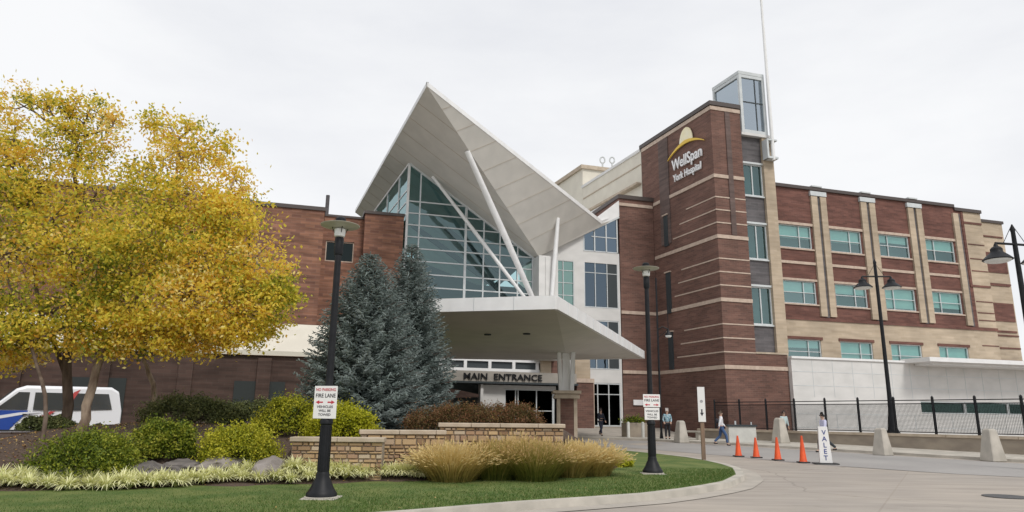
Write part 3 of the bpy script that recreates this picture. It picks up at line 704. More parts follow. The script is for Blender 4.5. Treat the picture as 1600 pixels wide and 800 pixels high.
pp=MB(hb); pp.add([(20.3,VG+1,14),(23.35,VG+1,14),(23.35,VG+1,17.3),(20.3,VG+1,15.6)],[(0,1,2,3)]); pp.build('recess',M['dark'],fo)
pr=MB(hb); pr.add([(19.2,VG-.1,zt(19.2)+.02),(23.38,VG-.1,zt(23.38)+.02),(23.38,VG-.1,18.9),(22.2,VG-.1,17.35),(21.6,VG-.1,16.6)],[(0,1,2,3,4)])
pr=MB(hb); pr.slab([(20.2,VG-.12,zt(20.2)+.05),(23.39,VG-.12,zt(23.39)+.05),(23.39,VG-.12,18.7),(21.3,VG-.12,17.0)],(0,.3,0)); pr.build('roof_edge_panel',M['white_metal'],H)
window(H,hb,17.7,19.5,9.02,13.43,VG+.03,muls=(.5,),trans=(.38,.6,.82),gl='glass_green',fw=.07)
window(H,hb,20.33,23.2,9.87,13.48,VG+.03,muls=(.33,.68),trans=(.76,),gl='glass_blue',fw=.07)
window(H,hb,20.33,23.2,5.17,8.88,VG+.03,muls=(.33,.68),trans=(),gl='glass_blue',fw=.07)
dr=window(H,hb,20.8,23.2,.97,4.13,VG+.03,muls=(.22,.6),trans=(.74,),gl='glass_dark',fw=.08,name='glass_door')
dk=MB(hb); dk.box(22.28,22.6,VG+.13,VG+.2,9.9,13.4) if False else None
for z0_,z1_ in ((9.95,13.4),(5.25,8.8),(14.4,16.2)):
    k_=MB(hb); k_.add([(22.33,VG+.05,z0_),(23.12,VG+.05,z0_),(23.12,VG+.05,z1_),(22.33,VG+.05,z1_)],[(0,1,2,3)]); k_.build('dark_pane',M['steel_dark'],H)
# plinth under the doors
pl=MB(hb); pl.box(19.4,23.35,VG-.5,VG-.001,.3,.92); pl.build('plinth',M['wall_concrete'],H)
pl=MB(hb); pl.box(19.35,20.68,VG-.7,VG-.02,.3,4.1); pl.build('brick_pier',M['brick'],H)
pl=MB(hb); pl.box(19.3,20.73,VG-.76,VG-.02,4.1,4.4); pl.box(20.69,20.78,VG-.6,VG-.02,.3,4.1); each(pl,'pier_cap',M['stone_band'],H)
pl=MB(hb); pl.box(19.4,20.6,VG-.3,VG-.02,4.4,5.9); pl.build('upper_pier',M['cream'],H)
# lower entrance front with fascia
pl=MB(hb); pl.box(7,19.3,VG-.8,VG-.5,4.0,4.72); 
pl.slab([(4.5,VG-.7,2.6),(7,VG-.8,4.0),(7,VG-.8,4.72),(3.8,VG-.7,4.2)],(0,.3,0)); pl.build('entrance_fascia',M['fascia_beige'],H)
pl=MB(hb); pl.box(6.5,19.4,VG-.9,VG-.3,3.86,3.99); pl.build('fascia_trim',M['steel_dark'],H)
pl=MB(hb); pl.box(6.2,17.9,VG-.35,VG-.1,4.73,4.95); pl.box(6.2,17.9,VG-.35,VG-.1,5.45,5.6)
for u in (9.1,10.9,12.7,14.5,16.3): pl.box(u,u+.22,VG-.35,VG-.1,4.95,5.45)
pl.build('clerestory_frame',M['white_metal'],H)
pl=MB(hb); pl.add([(6.2,VG-.2,4.9),(16.4,VG-.2,4.9),(16.4,VG-.2,5.5),(6.2,VG-.2,5.5)],[(0,1,2,3)]); pl.build('clerestory_glass',M['steel_dark'],H)
pl=MB(hb); pl.box(16.6,17.4,VG-.6,VG-.36,4.73,5.75); pl.build('cream_panel',M['cream'],H)
pl=MB(hb); pl.box(17.42,18.3,VG-.6,VG-.36,4.73,5.75); pl.build('brick_panel',M['brick'],H)
pl=MB(hb); pl.box(12.1,14.0,VG-.2,VG+.1,.3,3.8); pl.box(14.0,17.9,VG-.2,VG+.1,3.55,3.8); pl.box(12.1,12.3,VG-.6,VG-.2,.3,3.8); pl.build('door_surround',M['white_panel'],H)
window(H,hb,14.0,17.8,.5,3.54,VG-.1,muls=(.22,.27,.64,.97),trans=(.5,),gl='glass_dark',fw=.08,name='entrance_door')
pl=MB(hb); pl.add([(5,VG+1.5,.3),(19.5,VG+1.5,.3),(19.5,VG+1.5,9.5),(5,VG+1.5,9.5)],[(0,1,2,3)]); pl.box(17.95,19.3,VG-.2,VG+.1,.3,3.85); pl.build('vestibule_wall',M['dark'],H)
pl=MB(hb); pl.slab([(6.5,VG-.5,2.7),(12,VG-.5,2.9),(12,VG-.5,3.1),(8.5,VG-.5,3.75),(6.5,VG-.5,3.6)],(0,.1,0)); pl.build('arched_panel',M['brick_dark'],H)
# slanted struts
for a_,c_,r0 in (((9.16,41.55,18.45),(15.75,46.9,9.4),.2),((8.06,48.1,18.8),(15.4,47.0,9.4),.13),((17.46,46.88,16.15),(17.0,47.2,9.4),.16)):
    m_=MB(hb); a_=Vector(a_); c_=Vector(c_); m_.tube([a_,a_.lerp(c_,.5),c_],[r0*.9,r0*1.15,r0*.9],14); m_.build('strut',M['white_metal'],H,True)
m_=MB(hb); m_.box(14.6,17.8,46.4,VG-.06,8.9,9.5); each(m_,'strut_base',M['white_panel'],H)
# letters
for word,u_,wd_ in (('MAIN',10.75,1.75),('ENTRANCE',12.95,3.65)):
    t_=text_mesh(word,.62,.04,'LEFT'); o=link('lettering',t_,M['black'],H); o.location=Vector((u_,VG-.86,4.13))-hb; o.rotation_euler.x=R(90); o.scale=(wd_/max(v.co.x for v in t_.vertices),1,1)
bpy.context.view_layer.update()

# ------------------------------------------------------------------ entrance canopy (lower roof)
Zc=5.36
Q1=Vector((1.57,24.37,Zc)); Q2=Vector((8.55,44.88,Zc)); dq=Vector((-math.cos(R(13.5)),math.sin(R(13.5)),0)); Q3=Q1+dq*6.0
Cn=Vector((2.95,37.2,4.92)); D=Vector((-5.0,40.5,5.15)); QB=Vector((1.5,47.2,Zc)); Q3b=Vector((-7.2,46.5,Zc))
C0=tag(empty('entrance_canopy',(2.95,37.2,gz(37))),'low white folded canopy on a stone pier over the entrance drive','canopy')
cb=Vector((2.95,37.2,gz(37)))
faces=[[Q1,Q3,D,Cn],[Q1,Cn,Q2],[Q2,Cn,QB],[Cn,D,Q3b,QB],[Q3,Q3b,D]]
mb=MB(cb)
for f in faces: mb.slab(f[::-1],(0,0,.05))
mb.build('soffit',M['soffit'],C0)
mb=MB(cb); rim=[Q1,Q2,QB,Q3b,Q3]; 
mb.add([p+Vector((0,0,.42)) for p in rim],[(0,1,2,3,4)]); mb.build('roof',M['white_metal'],C0)
mb=MB(cb)
for i in range(5):
    a_,c_=rim[i],rim[(i+1)%5]; d=(c_-a_).normalized(); nn=Vector((d.y,-d.x,0))*.08
    mb.add([a_+nn-Vector((0,0,.03)),c_+nn-Vector((0,0,.03)),c_+nn+Vector((0,0,.46)),a_+nn+Vector((0,0,.46)),a_-nn-Vector((0,0,.03)),c_-nn-Vector((0,0,.03)),c_-nn+Vector((0,0,.46)),a_-nn+Vector((0,0,.46))],[(0,1,2,3),(7,6,5,4),(3,2,6,7),(0,4,5,1),(0,3,7,4),(1,5,6,2)])
mb.build('fascia',M['white_metal'],C0)
mb=MB(cb)
for i,(a_,c_) in enumerate(((Q1,Q2),(Q3,Q1))):
    d=(c_-a_); L=d.length; d.normalize(); nn=Vector((d.y,-d.x,0))*.087
    for k in range(1,int(L/1.5)): q=a_+d*1.5*k+nn; mb.bar(q-Vector((0,0,.03)),q+Vector((0,0,.46)),.02)
each(mb,'fascia_joint',M['alu'],C0)
for px,py in ((762,522),(823,521),(688,523)):
    r=ray(px,py); n_=(Q3-Q1).cross(Cn-Q1).normalized(); o0=Vector((0,0,CAMH)); q=o0+r*((Q1-o0).dot(n_)/r.dot(n_))
    m_=MB(cb); m_.lathe([(.16,-.05),(.16,0)],q-Vector((0,0,.0)),16); m_.build('downlight',M['steel_dark'],C0)
m_=MB(cb)
for sx,sy in ((-.38,-.2),(.38,-.2),(-.38,.2),(.38,.2)):
    m_.bar((2.95+sx*.75,37.2+sy,2.95),(2.95+sx,37.2+sy*1.3,4.98),.2,.1)
m_.box(2.95-.2,2.95+.2,37.08,37.32,2.95,5.0)
m_.build('column',M['white_metal'],C0)
m_=MB(cb); m_.box(2.45,3.45,36.7,37.7,.15,2.55); m_.build('pier',M['brick'],C0)
m_=MB(cb)
for x in (2.42,3.3): m_.box(x,x+.18,36.67,36.85,.15,2.55)
m_.box(2.3,3.6,36.55,37.85,2.55,2.72); m_.box(2.22,3.68,36.47,37.93,2.8,2.95); m_.box(2.36,3.54,36.6,37.8,2.721,2.799); each(m_,'pier_cap',M['cap_stone'],C0)

# ------------------------------------------------------------------ left brick buildings
B,b=building('left_brick_block',-1.5,46,'tall streaky brown brick block with flat coping left of the glass hall')
mb=MB(b); mb.box(-3.9,.57,46,56,0,14.8); mb.build('wall',M['brick_streaky'],B)
mb=MB(b); mb.box(-4,.62,45.9,56.1,14.8,15.05); mb.build('coping',M['coping'],B)
m_=MB(b); m_.tube([(.75,49.5,15),(.75,49.5,17.0)],.14,10); m_.build('vent_pipe',M['brick_grey'],B)
B,b=building('recessed_brick_wall',3,49.2,'recessed brown brick wall with a dark window beside the glass hall')
mb=MB(b); wall_holes(mb,.6,3.4,0,15.35,49.2,49.6,[(.85,2.8,12.1,13.6)]); mb.build('wall',M['brick_streaky'],B)
mb=MB(b); mb.box(3.4,6.15,48.4,55,0,15.6); mb.build('front_wall',M['brick_streaky'],B)
mb=MB(b); mb.box(.58,3.4,49.1,50,15.35,15.5); mb.box(3.3,6.2,48.3,55,15.6,15.8); mb.build('coping',M['coping'],B)
window(B,b,.85,2.8,12.12,13.58,49.3,muls=(.5,),trans=(),gl='glass_dark',fr='stone_band')
B,b=building('far_left_brick_wing',-18,47,'long brown brick wing behind the yellow trees')
mb=MB(b); mb.box(-45,-4.1,47,60,0,15.2); mb.build('wall',M['brick_streaky'],B)
mb=MB(b); mb.box(-45,-4.1,46.9,60,15.2,15.42); mb.build('coping',M['coping'],B)
B,b=building('low_brick_range',-12,40,'single storey dark brick range with cream sloping roof edge behind the shrubs')
mb=MB(b); mb.box(-45,3.2,40.4,45.95,0,4.7); mb.build('wall',M['brick_dark'],B)
mb=MB(b)
for i in range(12): u=1.5-3.9*i; mb.box(u,u+.7,40.22,40.4,0,4.55)
each(mb,'pilaster',M['brick_dark'],B)
mb=MB(b); mb.add([(-45,40.2,4.7),(3.3,40.2,4.7),(3.3,42.6,6.5),(-45,42.6,6.5),(-45,40.2,4.95),(3.3,40.2,4.95),(3.3,42.6,6.75),(-45,42.6,6.75)],[(0,3,2,1),(4,5,6,7),(0,1,5,4),(1,2,6,5),(2,3,7,6),(3,0,4,7)]); mb.build('roof',M['cream_panel'],B)
for i in range(5):
    u=-3.5-7.8*i; f=MB(b); f.box(u,u+2.6,40.33,40.399,0,3.3); f.build('dark_bay',M['dark'],B)

# ------------------------------------------------------------------ fence wall, fence
WA=Vector((12.2,45.9,0)); WB_=Vector((29.5,22.1,0)); wd=(WB_-WA).normalized(); wn=Vector((wd.y,-wd.x,0)); WL=(WB_-WA).length
fw=tag(empty('low_wall',(12.2,45.9,.3)),'long low tan concrete wall with pale cap under the black fence','wall'); fb=Vector((12.2,45.9,.3))
def wp(s,off,z): p=WA+wd*s+wn*off; return Vector((p.x,p.y,z))
m_=MB(fb)
m_.add([wp(0,-.15,-.1),wp(WL,-.15,-.2),wp(WL,.15,-.2),wp(0,.15,-.1),wp(0,-.15,.87),wp(WL,-.15,.87),wp(WL,.15,.87),wp(0,.15,.87)],[(3,2,1,0),(4,5,6,7),(0,1,5,4),(1,2,6,5),(2,3,7,6),(3,0,4,7)]); m_.build('wall_body',M['wall_concrete'],fw)
m_=MB(fb); 
k=0
while k*2.95<WL-.1:
    a_,c_=k*2.95,min(WL,k*2.95+2.93); m_.add([wp(a_,-.21,.872),wp(c_,-.21,.872),wp(c_,.21,.872),wp(a_,.21,.872),wp(a_,-.21,1.0),wp(c_,-.21,1.0),wp(c_,.21,1.0),wp(a_,.21,1.0)],[(3,2,1,0),(4,5,6,7),(0,1,5,4),(1,2,6,5),(2,3,7,6),(3,0,4,7)]); k+=1
m_.build('cap',M['cap_stone'],fw)
fe=tag(empty('fence',(12.2,45.9,1.0)),'black metal fence with fine mesh standing on the low wall','fence'); fb2=Vector((12.2,45.9,1.0))
ns=int((WL-1.2)/1.85)+1
post=None
for k in range(ns):
    s=1.3+1.85*k
    if s>WL: break
    m_=MB(wp(s,0,1.0)); m_.box(*[x for ax in (0,1) for x in ((wp(s,0,1)[ax]-.045),(wp(s,0,1)[ax]+.045))],1.0,2.72); m_.lathe([(.07,2.72),(.05,2.78),(.01,2.82)],wp(s,0,0),8)
    o=m_.build('post',M['black'],fe); o.location=wp(s,0,1.0)-fb2
m_=MB(fb2)
for z in (1.08,2.45,2.62): m_.bar(wp(1.3,0,z),wp(WL,0,z),.045)
m_.build('rail',M['black'],fe)
m_=MB(fb2); s=1.3
while s<WL: 
    m_.bar(wp(s,0,1.08),wp(s,0,2.45),.011); s+=.062
for k in range(1,22): m_.bar(wp(1.3,.008,1.08+.062*k),wp(WL,.008,1.08+.062*k),.009)
m_.build('picket_mesh',M['black'],fe)

# ------------------------------------------------------------------ stone retaining walls
M['stone']=tint_mat('rubble_stone',[(0,(.24,.15,.09)),(.3,(.44,.31,.18)),(.6,(.52,.37,.21)),(.8,(.36,.23,.15)),(1,(.5,.41,.3))],.9,0)
for i_,(a_,c_,zt_,zb_) in enumerate(WALL):
    A_=Vector((*a_,0)); C_=Vector((*c_,0)); d=(C_-A_).normalized(); nn=Vector((d.y,-d.x,0)); L=(C_-A_).length
    lab=['lowest left section of the tan stone retaining wall','middle stepped section of the tan stone retaining wall','highest right hand section of the stone retaining wall under the red shrubs'][i_]
    E_=tag(empty('retaining_wall',(A_.x,A_.y,zb_)),lab,'stone wall','stepped stone retaining walls'); wb=Vector((A_.x,A_.y,zb_))
    core=MB(wb); q=lambda s,o_,z: A_+d*s+nn*o_+Vector((0,0,z))
    core.add([q(0,-.03,.1),q(L,-.03,.1),q(L,-.4,.1),q(0,-.4,.1),q(0,-.03,zt_-.1),q(L,-.03,zt_-.1),q(L,-.4,zt_-.1),q(0,-.4,zt_-.1)],[(0,1,2,3),(7,6,5,4),(4,5,1,0),(5,6,2,1),(6,7,3,2),(7,4,0,3)])
    core.build('core',M['wall_concrete'],E_)
    vs=[];fs=[];ti=[]
    z=.12
    while z<zt_-.12:
        h=min(random.choice([.055,.08,.11,.15]),zt_-.1-z); 
        if zt_-.1-z-h<.05: h=zt_-.1-z
        s=0
        while s<L:
            l=min(random.uniform(.1,.34),L-s); 
            if L-s-l<.1: l=L-s
            g=.008; o_=random.uniform(0,.035); n0=len(vs); bv=.012
            vs+=[q(s+g,-.03,z+g),q(s+l-g,-.03,z+g),q(s+l-g,-.03,z+h-g),q(s+g,-.03,z+h-g),q(s+g+bv,o_,z+g+bv),q(s+l-g-bv,o_,z+g+bv),q(s+l-g-bv,o_,z+h-g-bv),q(s+g+bv,o_,z+h-g-bv)]
            f5=[(4,5,6,7),(0,1,5,4),(1,2,6,5),(2,3,7,6),(3,0,4,7)]; fs+=[tuple(n0+x for x in f) for f in f5]; ti+=[random.random()]*5
            s+=l
        z+=h
    me=bpy.data.meshes.new('stone_facing'); me.from_pydata([tuple(v-wb) for v in vs],[],fs); me.attributes.new('tint','FLOAT','FACE').data.foreach_set('value',ti)
    link('stone_facing',me,M['stone'],E_)
    cp=MB(wb); s=-.04
    while s<L+.04:
        l=min(random.uniform(.7,1.1),L+.04-s)
        cp.add([q(s,.07,zt_-.1),q(s+l-.008,.07,zt_-.1),q(s+l-.008,-.42,zt_-.1),q(s,-.42,zt_-.1),q(s,.07,zt_),q(s+l-.008,.07,zt_),q(s+l-.008,-.42,zt_),q(s,-.42,zt_)],[(3,2,1,0),(4,5,6,7),(0,1,5,4),(1,2,6,5),(2,3,7,6),(3,0,4,7)]); s+=l
    cp.build('cap',M['cap_stone'],E_,bevel=.012)

# ------------------------------------------------------------------ boulders
def boulder(px,py,Y,rx,ry,rz,label,seed,mat='rock'):
    p=at(px,py,Y); z=berm(p.x,Y); bm=bmesh.new(); bmesh.ops.create_icosphere(bm,subdivisions=4,radius=1)
    rr=np.random.default_rng(seed); pl=unit(rr.normal(size=(14,3))); pd=rr.uniform(.6,.95,14)
    for v in bm.verts:
        c=np.array(v.co); 
        for n_,dd in zip(pl,pd):
            t=c@n_-dd
            if t>0: c=c-n_*t*.9
        c=c*(1+.03*math.sin(7*c[0]+3*c[1])*math.sin(6*c[2]+seed))
        nv=Vector(c)*2.3+Vector((seed*3.1,0,0)); c=c*(1+.16*mnoise.noise(nv)+.07*mnoise.noise(nv*3)); v.co=(c[0]*rx,c[1]*ry,c[2]*rz)
    me=bpy.data.meshes.new('boulder'); bm.to_mesh(me); bm.free()
    o=link('boulder',me,M[mat],smooth=True); me.set_sharp_from_angle(angle=R(25)); o.location=(p.x,Y,z+rz*.25); o.rotation_euler.z=seed
    tag(o,label,'boulder','boulders along the mulch bed')
M['rock_pale']=mottled('rock_pale',(.19,.165,.15),(.3,.27,.25),3,.9,bump=.7,bscale=9)
M['rock_dark']=mottled('rock_dark',(.06,.06,.065),(.12,.12,.13),2.5,.9,bump=.7,bscale=9)
boulder(100,735,14.2,.55,.4,.2,'dark flat boulder under the leftmost round shrub',1,'rock_dark')
boulder(232,727,15.1,.8,.45,.2,'long flat grey boulder between the two left green shrubs',2)
boulder(290,722,15.6,.5,.4,.2,'small brownish boulder touching the long flat grey one',3,'rock')
boulder(350,722,15.9,.65,.4,.24,'pale tan boulder second from the stone wall',4,'rock_pale')
boulder(424,725,15.7,.5,.42,.36,'rounded pale grey boulder against the left end of the stone wall',5,'rock_pale')

# ------------------------------------------------------------------ foliage
M['leaf_gold']=tint_mat('leaf_gold',[(0,(.16,.2,.025)),(.22,(.44,.45,.05)),(.42,(.8,.68,.09)),(.7,(.88,.66,.1)),(.92,(.78,.42,.06)),(1,(.92,.8,.32))],.5,.5)
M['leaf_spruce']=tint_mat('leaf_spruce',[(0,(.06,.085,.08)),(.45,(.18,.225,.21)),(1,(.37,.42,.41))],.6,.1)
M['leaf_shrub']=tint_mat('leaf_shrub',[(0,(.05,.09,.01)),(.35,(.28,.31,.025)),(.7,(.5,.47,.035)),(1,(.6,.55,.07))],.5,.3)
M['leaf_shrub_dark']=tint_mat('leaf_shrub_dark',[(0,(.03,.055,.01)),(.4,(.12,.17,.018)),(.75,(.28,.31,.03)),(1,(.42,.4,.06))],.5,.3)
M['leaf_yellow']=tint_mat('leaf_yellow',[(0,(.14,.18,.012)),(.35,(.42,.43,.02)),(.8,(.52,.5,.035)),(1,(.65,.6,.1))],.5,.35)
M['leaf_juniper']=tint_mat('leaf_juniper',[(0,(.05,.065,.025)),(.6,(.13,.15,.05)),(1,(.22,.22,.09))],.6,.1)
M['leaf_red']=tint_mat('leaf_red',[(0,(.07,.045,.02)),(.3,(.13,.11,.035)),(.5,(.19,.1,.05)),(.75,(.27,.12,.06)),(.9,(.12,.12,.03)),(1,(.3,.18,.06))],.6,.3)
M['straw']=tint_mat('straw',[(0,(.16,.16,.04)),(.25,(.42,.34,.1)),(.6,(.66,.5,.2)),(1,(.8,.66,.36))],.7,.35)
M['straw_green']=tint_mat('straw_green',[(0,(.08,.11,.02)),(.4,(.24,.25,.05)),(.75,(.5,.38,.13)),(1,(.75,.55,.3))],.7,.35)
M['pale_blade']=tint_mat('pale_blade',[(0,(.25,.32,.08)),(.25,(.62,.64,.26)),(1,(.92,.9,.58))],.55,.35)

def limb(mb, a, b, r0, r1, wob=.12, n=6):
    a=Vector(a); b=Vector(b); L=(b-a).length; pts=[]
    o1=Vector(rng.normal(size=3))*wob*L*.18; 
    for i in range(n+1):
        t=i/n; p=a.lerp(b,t)+o1*math.sin(math.pi*t)+Vector(rng.normal(size=3))*L*.012*(0<i<n); pts.append(p)
    mb.tube(pts,[r0+(r1-r0)*(i/n) for i in range(n+1)],8)
    return pts
def broadleaf(name, base, stems, blobs, nleaf, lsize, leafmat, barkmat, label, cat='tree', group=None, spread=1.0, ragged=.5, hue=0):
    """stems: polylines (list of points, r0, r1); blobs: (centre, radius xyz)"""
    base=Vector(base); T=tag(empty(name,base),label,cat,group)
    tr=MB(base); ends=[]
    for pts,r0,r1 in stems:
        P=[Vector(p) for p in pts]; Q=[]
        for a,b in zip(P[:-1],P[1:]):
            for t in (0,.33,.66): Q.append(a.lerp(b,t)+Vector(rng.normal(size=3))*.03)
        Q.append(P[-1]); tr.tube(Q,[r0+(r1-r0)*(i/(len(Q)-1)) for i in range(len(Q))],10); ends.append(Q)
    tr.build('trunk',M[barkmat],T,True)
    br=MB(base); Cs=[]; ti=[]
    allp=[p for e in ends for p in e[len(e)//3:]]
    vol=[r[0]*r[1]*r[2] for c,r in blobs]; tot=sum(v**.75 for v in vol)
    for (c,r),v in zip(blobs,vol):
        c=Vector(c); near=min(allp,key=lambda p:(p-c).length+max(0,p.z-c.z)*1.5)
        pts=limb(br,near,c+Vector((0,0,r[2]*.2)),.045,.016)
        ncl=max(5,int(34*(v**.75)/tot*len(blobs)*.55)); nl=int(nleaf*(v**.75)/tot/ncl)
        ctone=rng.normal()*.13
        for k in range(ncl):
            d=unit(rng.normal(size=3)); rad=rng.uniform(.35,1.08)**.6; cc=np.array(c)+d*np.array(r)*rad*spread
            cc[2]+= -.02
            if rng.random()<.55: limb(br,pts[-1-int(rng.integers(0,4))],cc,.018,.006,.15,3)
            s=rng.uniform(.55,1.5)*ragged*(min(r)**.6)
            pp=cc+rng.standard_t(5,size=(nl,3)).clip(-3,3)*np.array([s,s,s*.62])*.52
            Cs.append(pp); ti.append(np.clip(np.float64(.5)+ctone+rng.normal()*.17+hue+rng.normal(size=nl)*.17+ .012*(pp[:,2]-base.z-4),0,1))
    br.build('branches',M[barkmat],T,True)
    C_=np.concatenate(Cs)-np.array(base); t_=np.concatenate(ti)
    quads('crown',leaf_quads(C_,rng.uniform(.6,1.15,len(C_))*lsize),t_,M[leafmat],T)
    return T
def gb(x,y): return berm(x,y)
def blobpx(lst): return [((at(px,py,Y)),(rx*Y/1100,rx*Y/1100*.9,rz*Y/1100)) for px,py,Y,rx,rz in lst]
# three autumn birches
pA=at(104,660,17.6); zA=gb(pA.x,17.6)
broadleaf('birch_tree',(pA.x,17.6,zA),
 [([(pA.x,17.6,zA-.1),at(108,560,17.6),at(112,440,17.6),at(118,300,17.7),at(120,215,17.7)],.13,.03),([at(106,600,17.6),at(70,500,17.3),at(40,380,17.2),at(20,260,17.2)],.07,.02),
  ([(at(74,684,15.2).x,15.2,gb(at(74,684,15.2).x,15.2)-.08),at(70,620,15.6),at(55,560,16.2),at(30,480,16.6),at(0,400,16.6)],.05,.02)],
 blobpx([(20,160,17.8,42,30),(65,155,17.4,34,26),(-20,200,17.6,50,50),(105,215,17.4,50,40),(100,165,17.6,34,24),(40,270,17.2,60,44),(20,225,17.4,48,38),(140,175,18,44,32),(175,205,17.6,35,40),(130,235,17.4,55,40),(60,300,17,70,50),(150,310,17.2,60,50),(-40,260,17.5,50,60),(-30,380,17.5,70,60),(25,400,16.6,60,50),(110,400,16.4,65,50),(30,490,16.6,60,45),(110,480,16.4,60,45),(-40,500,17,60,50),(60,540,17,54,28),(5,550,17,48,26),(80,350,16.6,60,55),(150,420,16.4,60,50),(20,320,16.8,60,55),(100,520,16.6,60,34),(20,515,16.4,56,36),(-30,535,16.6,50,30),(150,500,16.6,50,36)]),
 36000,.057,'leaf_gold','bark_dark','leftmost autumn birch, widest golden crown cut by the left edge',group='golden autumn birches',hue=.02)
pB=at(128,664,17.0); zB=gb(pB.x,17.0)
broadleaf('birch_tree',(pB.x,17.0,zB),
 [([(pB.x,17,zB-.1),at(135,640,17.0),at(160,545,17.1),at(205,480,17.3),at(255,395,17.5),at(280,290,17.6),at(275,220,17.6)],.12,.025),([at(180,515,17.2),at(250,460,17.0),at(310,400,17),at(345,320,17)],.06,.02)],
 blobpx([(262,195,17.8,34,26),(300,205,17.4,26,24),(280,240,17.4,46,30),(335,235,17.8,38,30),(365,285,17.4,36,32),(225,280,17.2,42,36),(300,310,17,62,46),(370,345,17.2,45,36),(240,370,16.6,60,50),(330,400,16.6,62,50),(400,410,17,50,44),(425,455,17.2,46,26),(200,430,16.6,50,50),(280,470,16.4,62,46),(370,490,16.8,60,38),(210,520,16.8,55,34),(300,530,16.8,56,26),(410,515,17.2,40,28),(440,450,17,30,26),(300,455,16.3,60,44),(400,470,16.9,50,36),(350,350,16.9,60,50),(260,320,16.7,50,46),(250,520,16.6,56,34),(350,510,16.8,54,34),(180,510,16.6,44,36)]),
 41000,.057,'leaf_gold','bark_pale','middle autumn birch with pale forked trunk leaning right',group='golden autumn birches',hue=.03)
pC=at(246,618,20.5); zC=gb(pC.x,20.5)
broadleaf('birch_tree',(pC.x,20.5,zC),
 [([(pC.x,20.5,zC-.1),at(240,600,20.5),at(226,560,20.5),at(230,480,20.6),at(250,400,20.8)],.085,.03),([at(228,545,20.5),at(290,500,20.5),at(340,450,20.6)],.05,.02)],
 blobpx([(180,380,20.6,50,50),(260,420,20.8,60,50),(340,450,20.6,60,44),(180,470,20.4,50,42),(250,520,20.2,55,30),(330,525,20.4,48,24),(150,530,20.4,48,24)]),
 14000,.062,'leaf_gold','bark_pale','rear autumn birch with thin reddish trunk behind the round shrubs',group='golden autumn birches',hue=-.12)

# blue spruces
def spruce(px, pyb, pyt, Y, wpx, label, n=46):
    p=at(px,pyb,Y); top=at(px+4,pyt,Y); z0=gb(p.x,Y)-.1 if Y<25 else .35; base=Vector((p.x,Y,z0)); Ht=top.z-z0; Rm=wpx*Y/1100/2
    T=tag(empty('spruce_tree',base),label,'tree','blue spruces in front of the canopy')
    tr=MB(base); tr.tube([base,base+Vector((0,0,Ht*.5)),base+Vector((0,0,Ht))],[.15,.08,.015],8); tr.build('trunk',M['bark_dark'],T,True)
    P=[];ti=[]; br=MB(base)
    for k in range(n):
        f=(k/n)**.92; z=.12+f*(Ht-.15); rad=Rm*(1-f**1.4)**.9
        nb=int(19-10*f); a0=rng.uniform(0,6.28)
        for j in range(nb):
            a=a0+6.283*j/nb+rng.normal()*.14; L=rad*rng.uniform(.86,1.08)+.08; dirh=np.array([math.cos(a),math.sin(a),0]); side=np.array([-dirh[1],dirh[0],0])
            droop=-.18*(1-f)+.35*f; tone=rng.normal()*.1
            ns_=max(3,int(L/.085))
            def pos(t): return np.array([0,0,z])+dirh*L*t+np.array([0,0,L*(droop*t+.22*t*t)])
            if k%3==0: br.tube([base+Vector(pos(0)),base+Vector(pos(1))],[.02,.006],4,False)
            for i in range(1,ns_+1):
                t=i/ns_; c=pos(t); tw=.05+.24*L*(1-t)**.8+.05
                for sgn in (-1,1):
                    d=unit(dirh*.8+side*sgn*rng.uniform(.5,1.1)+np.array([0,0,rng.normal()*.22-.05])); 
                    m=max(1,int(tw/.075))
                    for q_ in range(m):
                        cc=c+d*tw*(q_+.5)/m+rng.normal(size=3)*.012
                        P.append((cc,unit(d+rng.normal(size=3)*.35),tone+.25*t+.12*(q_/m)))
    br.build('branches',M['bark_dark'],T)
    C_=np.array([p_[0] for p_ in P]); Dd=np.array([p_[1] for p_ in P]); tn=np.array([p_[2] for p_ in P])
    L_=rng.uniform(.045,.075,len(C_))[:,None]; e=unit(np.cross(Dd,unit(rng.normal(size=Dd.shape))))*.017
    Q=np.stack([C_-Dd*L_-e,C_-Dd*L_+e,C_+Dd*L_+e*.5,C_+Dd*L_-e*.5],1)
    e2=unit(np.cross(Dd,e))*.017; Q2=np.stack([C_-Dd*L_-e2,C_-Dd*L_+e2,C_+Dd*L_+e2*.5,C_+Dd*L_-e2*.5],1)
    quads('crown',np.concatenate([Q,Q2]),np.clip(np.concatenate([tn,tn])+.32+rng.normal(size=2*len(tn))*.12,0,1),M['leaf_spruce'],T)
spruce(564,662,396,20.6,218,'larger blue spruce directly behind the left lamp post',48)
spruce(632,640,381,23.2,172,'narrower blue spruce right and behind the larger one',44)

